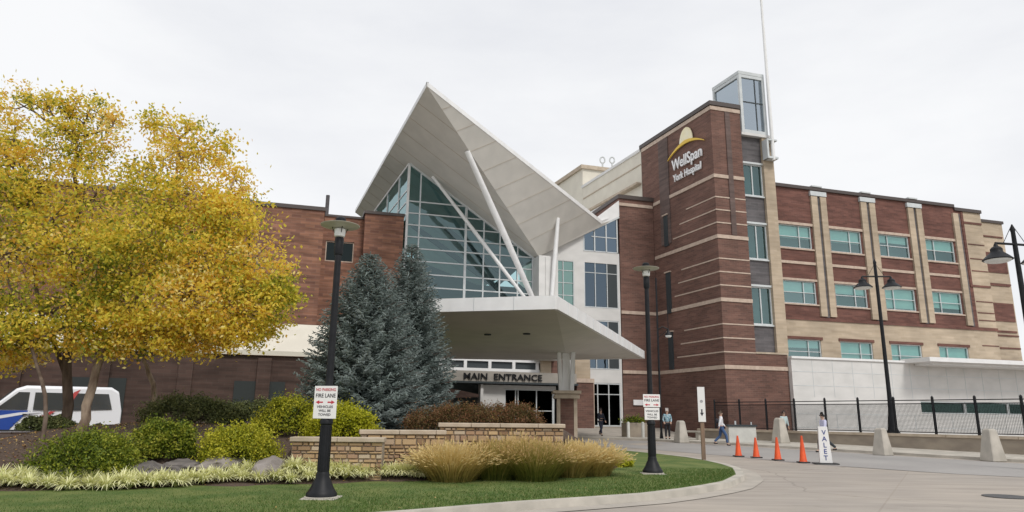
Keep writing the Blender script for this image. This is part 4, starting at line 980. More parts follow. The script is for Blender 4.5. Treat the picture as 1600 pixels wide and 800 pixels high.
# shrubs
def shrub(name, px, py, Y, wpx, hpx, mat, label, n=9000, leaf=.03, group=None, depth=.8, cat='shrub', flat=1.0, sprig=False):
    p=at(px,py,Y); z0=gb(p.x,Y)-.04; a=wpx*Y/1100/2; h=hpx*Y/1100; base=Vector((p.x,Y,z0))
    T=tag(empty(name,base),label,cat,group)
    st=MB(base)
    for k in range(12):
        an=rng.uniform(0,6.28); q=base+Vector((math.cos(an)*a*.6,math.sin(an)*a*depth*.6,h*rng.uniform(.4,.8))); st.tube([base,base.lerp(q,.5)+Vector((0,0,.05)),q],[.02,.012,.005],5)
    st.build('stems',M['bark_dark'],T)
    n=int(n*1.7); nc=90; th=rng.uniform(0,2*math.pi,nc); cz=rng.uniform(0.0,1,nc); rr=np.sqrt(1-cz**2*.96)
    lump=rng.uniform(.82,1.06,nc)
    cen=np.stack([np.cos(th)*rr*a*lump,np.sin(th)*rr*a*depth*lump,(.12+.85*cz)*h*lump],1)*.86
    k=rng.integers(0,nc,n); s=.135*min(a,h)
    tone=rng.normal(size=nc)*.13
    C_=cen[k]+rng.normal(size=(n,3))*s*np.array([1,1,.8]); C_[:,2]=np.maximum(C_[:,2],.01)
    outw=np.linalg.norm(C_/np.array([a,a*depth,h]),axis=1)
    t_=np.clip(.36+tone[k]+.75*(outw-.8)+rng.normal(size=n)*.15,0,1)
    quads('foliage',leaf_quads(C_,rng.uniform(.7,1.2,n)*leaf),t_,M[mat],T)
    return T
SG='rounded shrubs on the mulch bank'
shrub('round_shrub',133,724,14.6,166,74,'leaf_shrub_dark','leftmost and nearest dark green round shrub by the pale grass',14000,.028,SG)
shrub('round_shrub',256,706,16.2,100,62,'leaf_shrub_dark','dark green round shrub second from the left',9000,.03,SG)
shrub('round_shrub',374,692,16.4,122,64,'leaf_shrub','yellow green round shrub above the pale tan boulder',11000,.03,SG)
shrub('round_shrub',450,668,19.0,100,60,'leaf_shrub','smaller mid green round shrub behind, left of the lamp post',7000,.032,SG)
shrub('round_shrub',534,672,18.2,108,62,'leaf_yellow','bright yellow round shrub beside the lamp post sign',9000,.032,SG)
JG='spreading junipers behind the round shrubs'
shrub('juniper',300,650,20.6,170,48,'leaf_juniper','low dark juniper spreading behind the second round shrub',9000,.034,JG)
shrub('juniper',405,640,21.8,150,42,'leaf_juniper','low dark juniper behind the yellow green shrub, near the spruce',8000,.034,JG)
shrub('juniper',70,702,17.5,90,22,'leaf_juniper','low dark juniper in front of the parked van at the far left',6000,.034,JG)
RG='rust red shrubs above the highest stone wall'
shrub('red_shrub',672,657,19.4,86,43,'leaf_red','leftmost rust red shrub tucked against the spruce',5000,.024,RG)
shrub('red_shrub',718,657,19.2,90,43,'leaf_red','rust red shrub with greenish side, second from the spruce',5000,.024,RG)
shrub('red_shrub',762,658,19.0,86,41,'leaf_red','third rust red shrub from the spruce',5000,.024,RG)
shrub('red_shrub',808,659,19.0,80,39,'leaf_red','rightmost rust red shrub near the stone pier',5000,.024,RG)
shrub('flowering_plant',972,722,21.5,38,20,'leaf_yellow','low bright yellow plant at the right tip of the bed',1400,.03)
shrub('planter_bush',992,664,44.6,44,22,'leaf_shrub_dark','dark green bush growing in the concrete planter by the doors',1600,.07) if False else None

# ornamental grasses
def grass_clump(px, Y, wpx, htop, mat, label, n=4200, group='tall ornamental grasses along the wall'):
    p=at(px,740,Y); z0=gb(p.x,Y)-.02; T=Vector((p.x,Y,z0)); Rr_=wpx*Y/1100/2; Ht=at(px,htop,Y).z-z0
    az=rng.uniform(0,2*math.pi,n); r0=rng.uniform(0,.5,n)**1.0*Rr_*1.25; lean=rng.beta(1.5,1.2,n); L=Ht*rng.uniform(.75,1.12,n)
    segs=5; d=np.stack([np.cos(az),np.sin(az)],1); Qs=[];ts=[]
    side=np.stack([-np.sin(az),np.cos(az),0*az],1)
    pts=[]
    for s in range(segs+1):
        t=s/segs; out=r0+ lean*Rr_*(t**1.15)*1.05; zz=L*(t*(1.0-.25*lean*t))*(1-.18*lean*t**3)
        pts.append(np.stack([d[:,0]*out,d[:,1]*out,zz],1))
    tn=rng.normal(size=n)*.12
    for s in range(segs):
        t=s/segs; w0=.0045*(1-t)+.0018; w1=.0045*(1-(s+1)/segs)+.0018
        Qs.append(np.stack([pts[s]-side*w0,pts[s]+side*w0,pts[s+1]+side*w1,pts[s+1]-side*w1],1)); ts.append(np.clip(.15+.62*(t**.8)+tn,0,1))
    # plumes
    m=n//5; tip=pts[-1][:m]; Lp=.13; dirp=unit(pts[-1][:m]-pts[-2][:m])
    for kk in range(3):
        e=unit(np.cross(dirp,rng.normal(size=(m,3))))*.014; o_=dirp*Lp*(kk*.3-.3)
        Qs.append(np.stack([tip+o_-dirp*.03,tip+o_+e,tip+o_+dirp*.05,tip+o_-e],1)); ts.append(np.clip(.85+rng.normal(size=m)*.08,0,1))
    o=quads('ornamental_grass',np.concatenate(Qs),np.concatenate(ts),M[mat]); o.location=T
    tag(o,label,'ornamental grass',group)
grass_clump(706,16.5,114,692,'straw','leftmost tan ornamental grass clump, next to the pale ground cover')
grass_clump(772,17.0,98,690,'straw_green','second ornamental grass clump from the left, partly green')
grass_clump(836,16.9,104,688,'straw_green','greenest middle ornamental grass clump')
grass_clump(888,18.0,90,690,'straw','golden ornamental grass clump second from the right end')
grass_clump(922,18.5,94,693,'straw','rightmost tan ornamental grass clump, under the stone pier')
grass_clump(804,17.6,84,678,'straw','small tan grass clump squeezed behind the two green ones',1500)
# pale variegated edging
x=-10.2; k=0
tufts=[]
while x<-1.75:
    for row in (0,1,2):
        yy=yf(x)+.5+row*.36+.22*math.sin(x*1.9)+rng.normal()*.07; xx=x+row*.11; yy=min(yy,15.72+max(0,xx+4.9)*.28) if xx>-5.1 else yy; tufts.append((xx,yy,gb(xx,yy)))
    x+=.33
tb=None
def tuft_mesh(seed):
    r_=np.random.default_rng(seed); n=170; az=r_.uniform(0,2*math.pi,n); lean=r_.uniform(.35,1,n); L=r_.uniform(.17,.27,n)
    d=np.stack([np.cos(az),np.sin(az),0*az],1); side=np.stack([-d[:,1],d[:,0],0*az],1); pts=[]
    for s in range(5):
        t=s/4; pts.append(d*(L*lean*1.15*t)[:,None]+np.array([0,0,1])*(L*(1.25*t-1.15*lean*t*t))[:,None])
    Qs=[];ts=[]
    tn=r_.normal(size=n)*.18
    for s in range(4):
        w0=[.007,.009,.008,.005][s]; w1=[.009,.008,.005,.001][s]
        Qs.append(np.stack([pts[s]-side*w0,pts[s]+side*w0,pts[s+1]+side*w1,pts[s+1]-side*w1],1)); ts.append(np.clip(.35+.16*s+tn,0,1))
    return np.concatenate(Qs),np.concatenate(ts)
protos=[]
for sd_ in range(5):
    Q_,t_=tuft_mesh(sd_+20); protos.append(quads('edging_tuft',Q_,t_,M['pale_blade']))
for i,(x_,y_,z_) in enumerate(tufts):
    o=protos[i%5] if i<5 else protos[i%5].copy()
    if i>=5: col.objects.link(o)
    o.location=(x_,y_,z_); o.rotation_euler.z=rng.uniform(0,6.28); s_=rng.uniform(1.35,1.85); o.scale=(s_,s_,s_)
    tag(o,'pale cream green grass tuft in the low edging row along the lawn','grass tuft','pale grass tufts edging the lawn')
# fallen leaves
M['litter']=tint_mat('leaf_litter',[(0,(.2,.08,.04)),(.5,(.42,.26,.08)),(1,(.55,.42,.2))],.8,.1)
n=7000; xx=np.where(rng.random(n)<.55,rng.uniform(-13.5,-8,n),rng.uniform(-13,3.4,n)); yy=rng.uniform(9.5,20,n); dd=yy-np.array([yf(v) for v in xx]); kd=yy-np.interp(xx,[p[0] for p in kerb[:12]],[p[1] for p in kerb[:12]]); keep=((dd>.1)&((dd>.9)|(rng.random(n)<.35)))|((dd<0)&(kd>.1)&(rng.random(n)<.13)); xx,yy=xx[keep],yy[keep]
C_=np.stack([xx,yy,np.array([gb(a,b) for a,b in zip(xx,yy)])+.015],1); a_=rng.uniform(0,6.28,len(xx)); s_=rng.uniform(.015,.035,len(xx))[:,None]
d1=np.stack([np.cos(a_),np.sin(a_),rng.normal(size=len(xx))*.3],1)*s_; d2=np.stack([-np.sin(a_),np.cos(a_),rng.normal(size=len(xx))*.3],1)*s_*.7
tag(quads('fallen_leaves',np.stack([C_-d1,C_+d2,C_+d1,C_-d2],1),rng.random(len(xx)),M['litter']),'scattered dry fallen leaves on the mulch','fallen leaves',kind='stuff')

# ------------------------------------------------------------------ lamps
M['lamp_disc']=mottled('lamp_disc',(.5,.49,.42),(.42,.42,.37),4,.4)
M['lamp_glass']=principled('lamp_glass',(.8,.82,.8),.25)
M['sign_white']=principled('sign_white',(.8,.79,.78),.5); M['sign_red']=principled('sign_red',(.5,.04,.06),.5); M['sign_black']=principled('sign_black',(.03,.03,.04),.5)
M['sign_blue']=principled('sign_blue',(.03,.06,.25),.5)
def post_lamp(x,y,h,label,second_white=False):
    z0=.135 if y<22 else gz(y)+.13; T=tag(empty('street_lamp',(x,y,z0)),label,'street lamp','black post lamps on the kerbed island')
    m_=MB(); m_.box(-.31,.31,-.31,.31,-.1,.03); m_.lathe([(.3,.0),(.3,.05)],(0,0,0),28); m_.build('footing',M['concrete_pale'],T,bevel=.01)
    m_=MB(); m_.lathe([(.27,.03),(.27,.1),(.24,.14),(.2,.2),(.16,.3),(.125,.36),(.12,.42),(.105,.46)],n=28); m_.build('base',M['black'],T,True)
    m_=MB(); 
    m_.lathe([(.105,.46),(.1,.9),(.098,1.28),(.115,1.3),(.115,1.36),(.09,1.4),(.075,1.44),(.068,2.5),(.06,h-.55),(.075,h-.54),(.085,h-.5),(.085,h-.22),(.075,h-.2)],n=24)
    for k in range(12):
        a=k*math.pi/6; m_.bar((.104*math.cos(a),.104*math.sin(a),.48),(.098*math.cos(a),.098*math.sin(a),1.26),.014)
    m_.build('pole',M['black'],T,True)
    m_=MB(); m_.lathe([(.07,h-.2),(.1,h-.18),(.11,h-.08),(.105,h-.04),(.06,h-.02)],n=24); m_.build('lamp_glass',M['lamp_glass'],T,True)
    m_=MB(); m_.lathe([(.1,h-.02),(.2,h-.005),(.37,h+.03),(.375,h+.04),(.2,h+.075),(.1,h+.1),(.02,h+.105)],n=36); m_.build('lamp_shade',M['lamp_disc'],T,True)
    m_=MB(); m_.lathe([(.1,h+.1),(.1,h+.17),(.07,h+.2),(.01,h+.205)],n=20)
    for k in range(4):
        a=k*math.pi/2+.5; m_.tube([(.1*math.cos(a),.1*math.sin(a),h-.12),(.17*math.cos(a),.17*math.sin(a),h+.02),(.12*math.cos(a),.12*math.sin(a),h+.14)],.008,5)
    m_.build('cap',M['black'],T,True)
    return T
def parking_sign(T, w_, h_, zc, rz, lines, yoff=-.1):
    m_=MB(); m_.box(-w_/2,w_/2,yoff-.006,yoff,zc-h_/2,zc+h_/2); s=m_.build('sign',M['sign_white'],T,bevel=.002); s.rotation_euler.z=rz
    for kind,txt,dz,size,mat in lines:
        if kind=='t':
            me=text_mesh(txt,size,.001); o=link('lettering',me,M[mat],s); o.location=(0,yoff-.009,zc+dz); o.rotation_euler.x=R(90)
            wdt=max(v.co.x for v in me.vertices)-min(v.co.x for v in me.vertices); f=min(1.25,(w_*.86)/wdt); o.scale=(f if txt not in('WILL BE','TOWED') else min(f,1.1),1,1)
        else:
            m_=MB(); sg=1 if txt=='r' else -1; x0=sg*w_*.1; x1=sg*w_*.42; m_.box(min(x0,x1-sg*.05),max(x0,x1-sg*.05),yoff-.009,yoff-.0061,zc+dz-.012,zc+dz+.012)
            m_.add([(x1,yoff-.0088,zc+dz),(x1-sg*.07,yoff-.0088,zc+dz+.035),(x1-sg*.07,yoff-.0088,zc+dz-.035)],[(0,1,2)]); m_.build('arrow',M[mat],s)
    return s
lines=[('t','NO PARKING',.2,.075,'sign_red'),('t','FIRE LANE',.085,.1,'sign_black'),('a','l',.0,0,'sign_red'),('a','r',.0,0,'sign_red'),('t','VEHICLES',-.1,.06,'sign_black'),('t','WILL BE',-.17,.06,'sign_black'),('t','TOWED',-.24,.06,'sign_black')]
L1=post_lamp(-3.34,12.95,5.0,'nearest black post lamp with a white sign, in front of the spruce')
parking_sign(L1,.45,.58,1.68,R(-12),lines)
L2=post_lamp(3.84,19.35,5.6,'black post lamp with two stacked white signs near the right tip of the lawn')
s=parking_sign(L2,.48,.34,1.93,R(8),[('t','NO PARKING',.08,.075,'sign_red'),('t','FIRE LANE',-.02,.09,'sign_black'),('a','l',-.11,0,'sign_red'),('a','r',-.11,0,'sign_red')])
s=parking_sign(L2,.42,.32,1.58,R(8),[('t','VEHICLES',.05,.07,'sign_black'),('t','WILL BE',-.04,.07,'sign_black'),('t','TOWED',-.12,.07,'sign_black')])

def bell(T, x, z, s=1, name='lamp_shade'):
    m_=MB(); m_.lathe([(.48,-.42),(.5,-.4),(.36,-.26),(.22,-.14),(.2,-.1),(.2,.0),(.15,.06),(.08,.1),(.05,.2),(.02,.22)],n=28)
    o=m_.build(name,M['black'],T,True); o.location=(x,0,z); o.scale=(s,s,s)
    g=MB(); g.lathe([(.3,-.5),(.4,-.47),(.44,-.415),(.1,-.4)],n=24); q=g.build('lamp_glass',M['lamp_glass'],o,True)
def twin_lamp(x,y,z0,h,armh,reach,rz,label,s=1,base=True):
    T=tag(empty('twin_lamp',(x,y,z0),rz),label,'street lamp','tall black twin arm lamps behind the fence')
    m_=MB(); m_.lathe([(.36,0),(.36,.1),(.24,.35),(.2,.9),(.17,1.0),(.13,1.5),(.11,2.2),(.08,h-.8),(.07,h-.2),(.09,h-.1),(.02,h+.1)],n=20); m_.build('pole',M['black'],T,True)
    m_=MB(); m_.tube([(-reach,0,armh),(reach,0,armh)],.045,8); m_.tube([(-reach*.6,0,armh),(0,0,armh+.75)],.012,5); m_.tube([(reach*.6,0,armh),(0,0,armh+.75)],.012,5); m_.build('arm',M['black'],T,True)
    for sg in (-1,1): bell(T,sg*reach,armh-.22,s)
p_=Vector((20.2,37.9))
twin_lamp(20.35,37.8,.85,9.5,8.6,.78,R(-3),'tall black twin arm lamp standing behind the low wall, centre of the right wing')
twin_lamp(18.25,24.3,.05,8.5,7.85,.82,R(10),'nearer black twin arm lamp cut by the right edge',.98)
S1=tag(empty('single_arm_lamp',(9.18,43.2,.3)),'slim dark single arm lamp against the brick tower','street lamp')
m_=MB(); m_.tube([(0,0,0),(0,0,.5),(0,0,10)],[.13,.07,.05],10); m_.build('pole',M['black'],S1,True)
m_=MB(); m_.tube([(0,0,6.7),(.3,0,6.9),(.62,0,6.75)],.04,8); m_.tube([(0,0,6.2),(.62,0,6.7)],.02,6); m_.tube([(.66,0,6.75),(.66,0,8.2)],.02,6); m_.build('arm',M['black'],S1,True)
m_=MB(); m_.lathe([(.22,6.35),(.2,6.45),(.08,6.6),(.05,6.75)],(.66,0,0),16); m_.build('lamp_shade',M['black'],S1,True)
m_=MB(); m_.lathe([(.12,6.22),(.19,6.28),(.2,6.345)],(.66,0,0),16); m_.build('lamp_glass',M['lamp_glass'],S1,True)

# ------------------------------------------------------------------ bollards, cones, planter, bench, signs
def bollard(x,y,label,s=1.0):
    m_=MB(); z=gz(y)
    m_.v=[]; prof=[(.36,.36,0),(.35,.35,.06),(.2,.2,1.08),(.15,.15,1.14)]
    vs=[];
    for a,b_,zz in prof: vs+=[(-a,-b_,zz),(a,-b_,zz),(a,b_,zz),(-a,b_,zz)]
    fs=[(3,2,1,0),(12,13,14,15)]+[(i*4+k,i*4+(k+1)%4,(i+1)*4+(k+1)%4,(i+1)*4+k) for i in range(3) for k in range(4)]
    m_.add(vs,fs); o=m_.build('concrete_bollard',M['concrete_pale'],bevel=.03); o.location=(x,y,z+(.1 if 14<x<15 else 0)); o.rotation_euler.z=random.uniform(.1,.5); o.scale=(s*.95,s*.95,s*1.12)
    tag(o,label,'bollard','tapered concrete bollards'); return o
bollard(9.6,40.0,'tapered concrete bollard beside the person in the blue top',.95)
bollard(14.75,38.9,'tapered concrete bollard behind the third cone, hiding part of a person',1.05)
bollard(16.45,31.6,'tapered concrete bollard under the tall twin arm lamp',.92)
bollard(19.4,28.8,'tapered concrete bollard farthest right on the pavement',1.0)
M['cone']=mottled('cone_orange',(.75,.1,.02),(.62,.075,.02),4,.5); M['rubber']=principled('rubber',(.03,.03,.03),.8)
def cone(x,y,h,label):
    T=tag(empty('traffic_cone',(x,y,gz(y)+.01)),label,'traffic cone','orange traffic cones on the drive')
    m_=MB(); m_.box(-.19,.19,-.19,.19,0,.045); m_.build('base',M['rubber'],T,bevel=.01)
    m_=MB(); m_.lathe([(.15,.046),(.13,.08),(.035,h-.02),(.03,h)],n=24); m_.build('cone_body',M['cone'],T,True)
cone(9.47,29.7,.84,'leftmost orange cone of the four')
cone(10.0,29.1,.8,'second orange cone from the left')
cone(10.42,27.9,.87,'third orange cone, in front of a bollard')
cone(10.95,26.8,.98,'largest orange cone, next to the white upright sign')
# white upright sign on black base
T=tag(empty('upright_sign',(11.55,26.3,.03),R(-10)),'white upright sign panel with dark blue letters on a black base','sign')
m_=MB(); m_.box(-.42,.42,-.28,.28,0,.05); m_.build('base',M['rubber'],T,bevel=.01)
m_=MB(); m_.add([(-.2,-.05,.05),(.24,-.05,.05),(.16,-.05,1.34),(-.16,-.05,1.34),(-.2,.05,.05),(.24,.05,.05),(.16,.05,1.34),(-.16,.05,1.34)],[(0,1,2,3),(7,6,5,4),(3,2,6,7),(1,5,6,2),(0,3,7,4),(0,4,5,1)]); pn=m_.build('panel',M['sign_white'],T,bevel=.008)
for k,ch in enumerate('VALET'):
    o=link('lettering',text_mesh(ch,.24,.002),M['sign_blue'],pn); o.location=(.02,-.056,1.05-.225*k); o.rotation_euler.x=R(90)
# wooden post sign
T=tag(empty('post_sign',(7.0,25.9,.14),R(-6)),'narrow white sign on a weathered wooden post at the lawn edge','sign')
m_=MB(); m_.box(-.07,.07,-.05,.05,-.1,2.55); m_.build('post',mottled('weathered_wood',(.25,.17,.12),(.17,.12,.09),6,.9,stretch=(1,1,.2)),T,bevel=.008)
m_=MB(); m_.box(-.13,.13,-.075,-.051,1.35,2.6); pn=m_.build('panel',M['sign_white'],T)
m_=MB(); m_.add([(0,-.078,1.55),(-.07,-.078,1.68),(-.025,-.078,1.67),(-.025,-.078,1.8),(.025,-.078,1.8),(.025,-.078,1.67),(.07,-.078,1.68)],[(0,6,5,4,3,2,1)]); m_.build('arrow',M['sign_black'],pn)
m_=MB(); m_.lathe([(.055,-.001),(.055,.001)],n=20); o=m_.build('symbol',mottled('sign_grey',(.3,.3,.32),(.45,.45,.46),9,.5),pn); o.rotation_euler.x=R(90); o.location=(0,-.078,2.08)
# white planter box, bench, planter by doors
def pos(px,py,Y): p=at(px,py,Y); return p
M['box_white']=mottled('box_white',(.62,.62,.58),(.52,.52,.49),2,.7)
T=tag(empty('concrete_planter_box',(12.6,38.9,gz(38.9)+.1),R(-8)),'square white concrete box with a dark rim behind the walking man','planter')
m_=MB(); m_.box(-.72,.72,-.5,.5,0,.86); m_.build('box',M['box_white'],T,bevel=.02)
m_=MB(); m_.box(-.78,.78,-.56,.56,.861,.95); m_.build('rim',M['steel_dark'],T)
m_=MB(); m_.box(-.3,-.22,-.05,.05,.951,1.15); m_.box(.55,.6,-.05,.05,.951,1.1); each(m_,'fitting',M['alu'],T)
T=tag(empty('stone_bench',(10.75,42.3,gz(42.3)+.11),R(-50)),'low pale stone bench at the foot of the brick tower','bench')
m_=MB(); m_.box(-.8,.8,-.24,.24,.4,.5); m_.build('seat',M['concrete_pale'],T,bevel=.015)
for sx in (-.55,.55): m_=MB(); m_.box(sx-.1,sx+.1,-.2,.2,0,.4); m_.build('leg',M['concrete_pale'],T)
q=at(992,684,46.2); T=tag(empty('low_planter',(q.x,46.2,.35),TH),'grey concrete planter with a dark bush right of the glass doors','planter')
m_=MB(); m_.box(-.75,.75,-.4,.4,0,.95); m_.build('box',M['wall_concrete'],T,bevel=.02)
n=1500; C_=rng.normal(size=(n,3))*np.array([.35,.2,.14])+np.array([0,0,1.08]); quads('bush',leaf_quads(C_,rng.uniform(.04,.07,n)),rng.random(n)*.8,M['leaf_shrub_dark'],T)
for px,lb in ((982,'slim white bollard left of the grey planter near the doors'),(1005,'slim white bollard right of the grey planter, behind the lamp post')):
    q=at(px,684,44.6); m_=MB(); m_.lathe([(.1,0),(.1,.95),(.07,1.02),(.01,1.04)],n=16); o=m_.build('slim_bollard',M['box_white'],None,True); o.location=(q.x,44.6,.33); tag(o,lb,'bollard','slim white bollards by the doors')
# manhole cover
m_=MB(); m_.lathe([(.46,0),(.46,.012),(.42,.014)],n=32); o=m_.build('manhole_cover',mottled('cast_iron',(.05,.05,.055),(.09,.09,.09),30,.6)); o.location=(10.95,16.0,.004); tag(o,'round dark iron manhole cover in the paving at lower right','manhole cover')

# ------------------------------------------------------------------ parked van
V=tag(empty('parked_van',(-18.0,28.0,.44),R(36)),'white and blue striped van parked behind the birches','van')
V.scale=(.86,.9,1)
M['van_white']=principled('van_white',(.78,.79,.82),.3); M['van_blue']=principled('van_blue',(.02,.07,.35),.3); M['van_red']=principled('van_red',(.45,.06,.06),.35); M['van_glass']=principled('van_glass',(.05,.055,.06),.08,0,.8)
prof=[(-3.3,.35),(-3.35,.75),(-3.15,1.05),(-2.35,1.25),(-1.55,1.98),(-1.2,2.1),(2.1,2.12),(2.42,1.95),(2.6,1.2),(2.62,.4)]
def loft(pr, hw_low, hw_top, name, mat, par):
    bm=bmesh.new(); rows=[]
    for sx in (-1,-.9,.9,1):
        r_=[]
        for x_,z_ in pr:
            hw=hw_low-(hw_low-hw_top)*max(0,(z_-1.15)/1.0); k=abs(sx)
            zz=z_ if k<.95 else z_-.0; yy=sx*hw if k>.95 else sx*hw
            if k>.95: zz=z_-(.06 if z_>1.9 else 0)
            r_.append(bm.verts.new((x_,yy,zz)))
        rows.append(r_)
    n=len(pr)
    for a,b_ in zip(rows[:-1],rows[1:]):
        for i in range(n): bm.faces.new((a[i],a[(i+1)%n],b_[(i+1)%n],b_[i]))
    bm.faces.new(rows[0][::-1]); bm.faces.new(rows[-1])
    bmesh.ops.recalc_face_normals(bm,faces=bm.faces[:])
    me=bpy.data.meshes.new(name); bm.to_mesh(me); bm.free(); o=link(name,me,M[mat],par); 
    md=o.modifiers.new('bevel','BEVEL'); md.width=.04; md.segments=2; md.limit_method='ANGLE'
    for p in me.polygons: p.use_smooth=True
    me.set_sharp_from_angle(angle=R(50))
    return o
body=loft(prof,1.0,.85,'body','van_white',V)
def side(pts,name,mat,y=-1,par=V,th=.012):
    m_=MB()
    def yy(z): return (1.0-(.15)*max(0,(z-1.15)/1.0)+.006)*y
    m_.add([(x,yy(z),z) for x,z in pts]+[(x,yy(z)+th*y,z) for x,z in pts],[tuple(range(len(pts))),tuple(range(2*len(pts)-1,len(pts)-1,-1))]+[((i+1)%len(pts),i,len(pts)+i,len(pts)+(i+1)%len(pts)) for i in range(len(pts))])
    return m_.build(name,M[mat],par)
for y in (-1,1):
    side([(-2.2,1.2),(-1.45,1.85),(-1.05,1.85),(-1.05,1.2)],'side_window','van_glass',y)
    side([(-.85,1.2),(-.85,1.85),(.35,1.85),(.35,1.2)],'side_window','van_glass',y)
    side([(.62,1.2),(.62,1.85),(2.0,1.85),(2.2,1.25)],'side_window','van_glass',y)
    side([(-3.25,.45),(-3.25,.98),(-2.35,1.17),(-1.0,1.17),(-1.6,.45)],'blue_panel','van_blue',y)
    side([(-3.2,.78),(-1.3,1.1),(-.5,1.15),(-3.2,.64)],'stripe','van_white',y,th=.02)
    side([(-1.2,.55),(-.2,1.15),(0,1.15),(-.95,.55)],'stripe','van_red',y)
    side([(.35,1.2),(.35,1.5),(.62,1.9),(.85,2.0),(.62,1.6),(.62,1.2)],'stripe','van_red',y,th=.018)
for y in (-1,1):
    for x_ in (-2.25,-.95,.48): side([(x_,.45),(x_,1.16),(x_+.018,1.16),(x_+.018,.45)],'door_seam','rubber',y,th=.014)
    for x_ in (-1.2,.25): side([(x_,1.0),(x_,1.05),(x_+.16,1.05),(x_+.16,1.0)],'door_handle','rubber',y,th=.03)
    m_=MB(); m_.box(-2.2,-2.06,y*1.13-.11,y*1.13+.11,1.2,1.42); m_.build('mirror',M['rubber'],V,bevel=.02)
    side([(-3.0,.42),(-3.0,.47),(2.5,.47),(2.5,.42)],'sill_trim','rubber',y,th=.016)
m_=MB(); m_.slab([(-2.28,-.85,1.33),(-2.28,.85,1.33),(-1.6,.76,1.95),(-1.6,-.76,1.95)],(-.03,0,.03)); m_.build('windscreen',M['van_glass'],V)
m_=MB(); m_.slab([(-3.2,-.9,1.08),(-3.2,.9,1.08),(-2.42,.9,1.27),(-2.42,-.9,1.27)],(-.01,0,.02)); m_.build('bonnet_panel',M['van_blue'],V)
for x_ in (-2.35,1.75):
    for y in (-1,1):
        m_=MB(); m_.tube([(x_,y*.78,.36),(x_,y*1.0,.36)],.36,24); wv=m_.build('wheel',M['rubber'],V,True)
        m_=MB(); m_.tube([(x_,y*.99,.36),(x_,y*1.015,.36)],.2,16); m_.build('rim',M['alu'],wv,True)
for y in (-.75,.75): m_=MB(); m_.box(-3.37,-3.2,y-.18,y+.18,.78,.95); m_.build('headlight',M['lamp_glass'],V,bevel=.02)
m_=MB(); m_.box(2.55,2.66,-.9,.9,.35,.6); m_.build('bumper',M['steel_dark'],V)

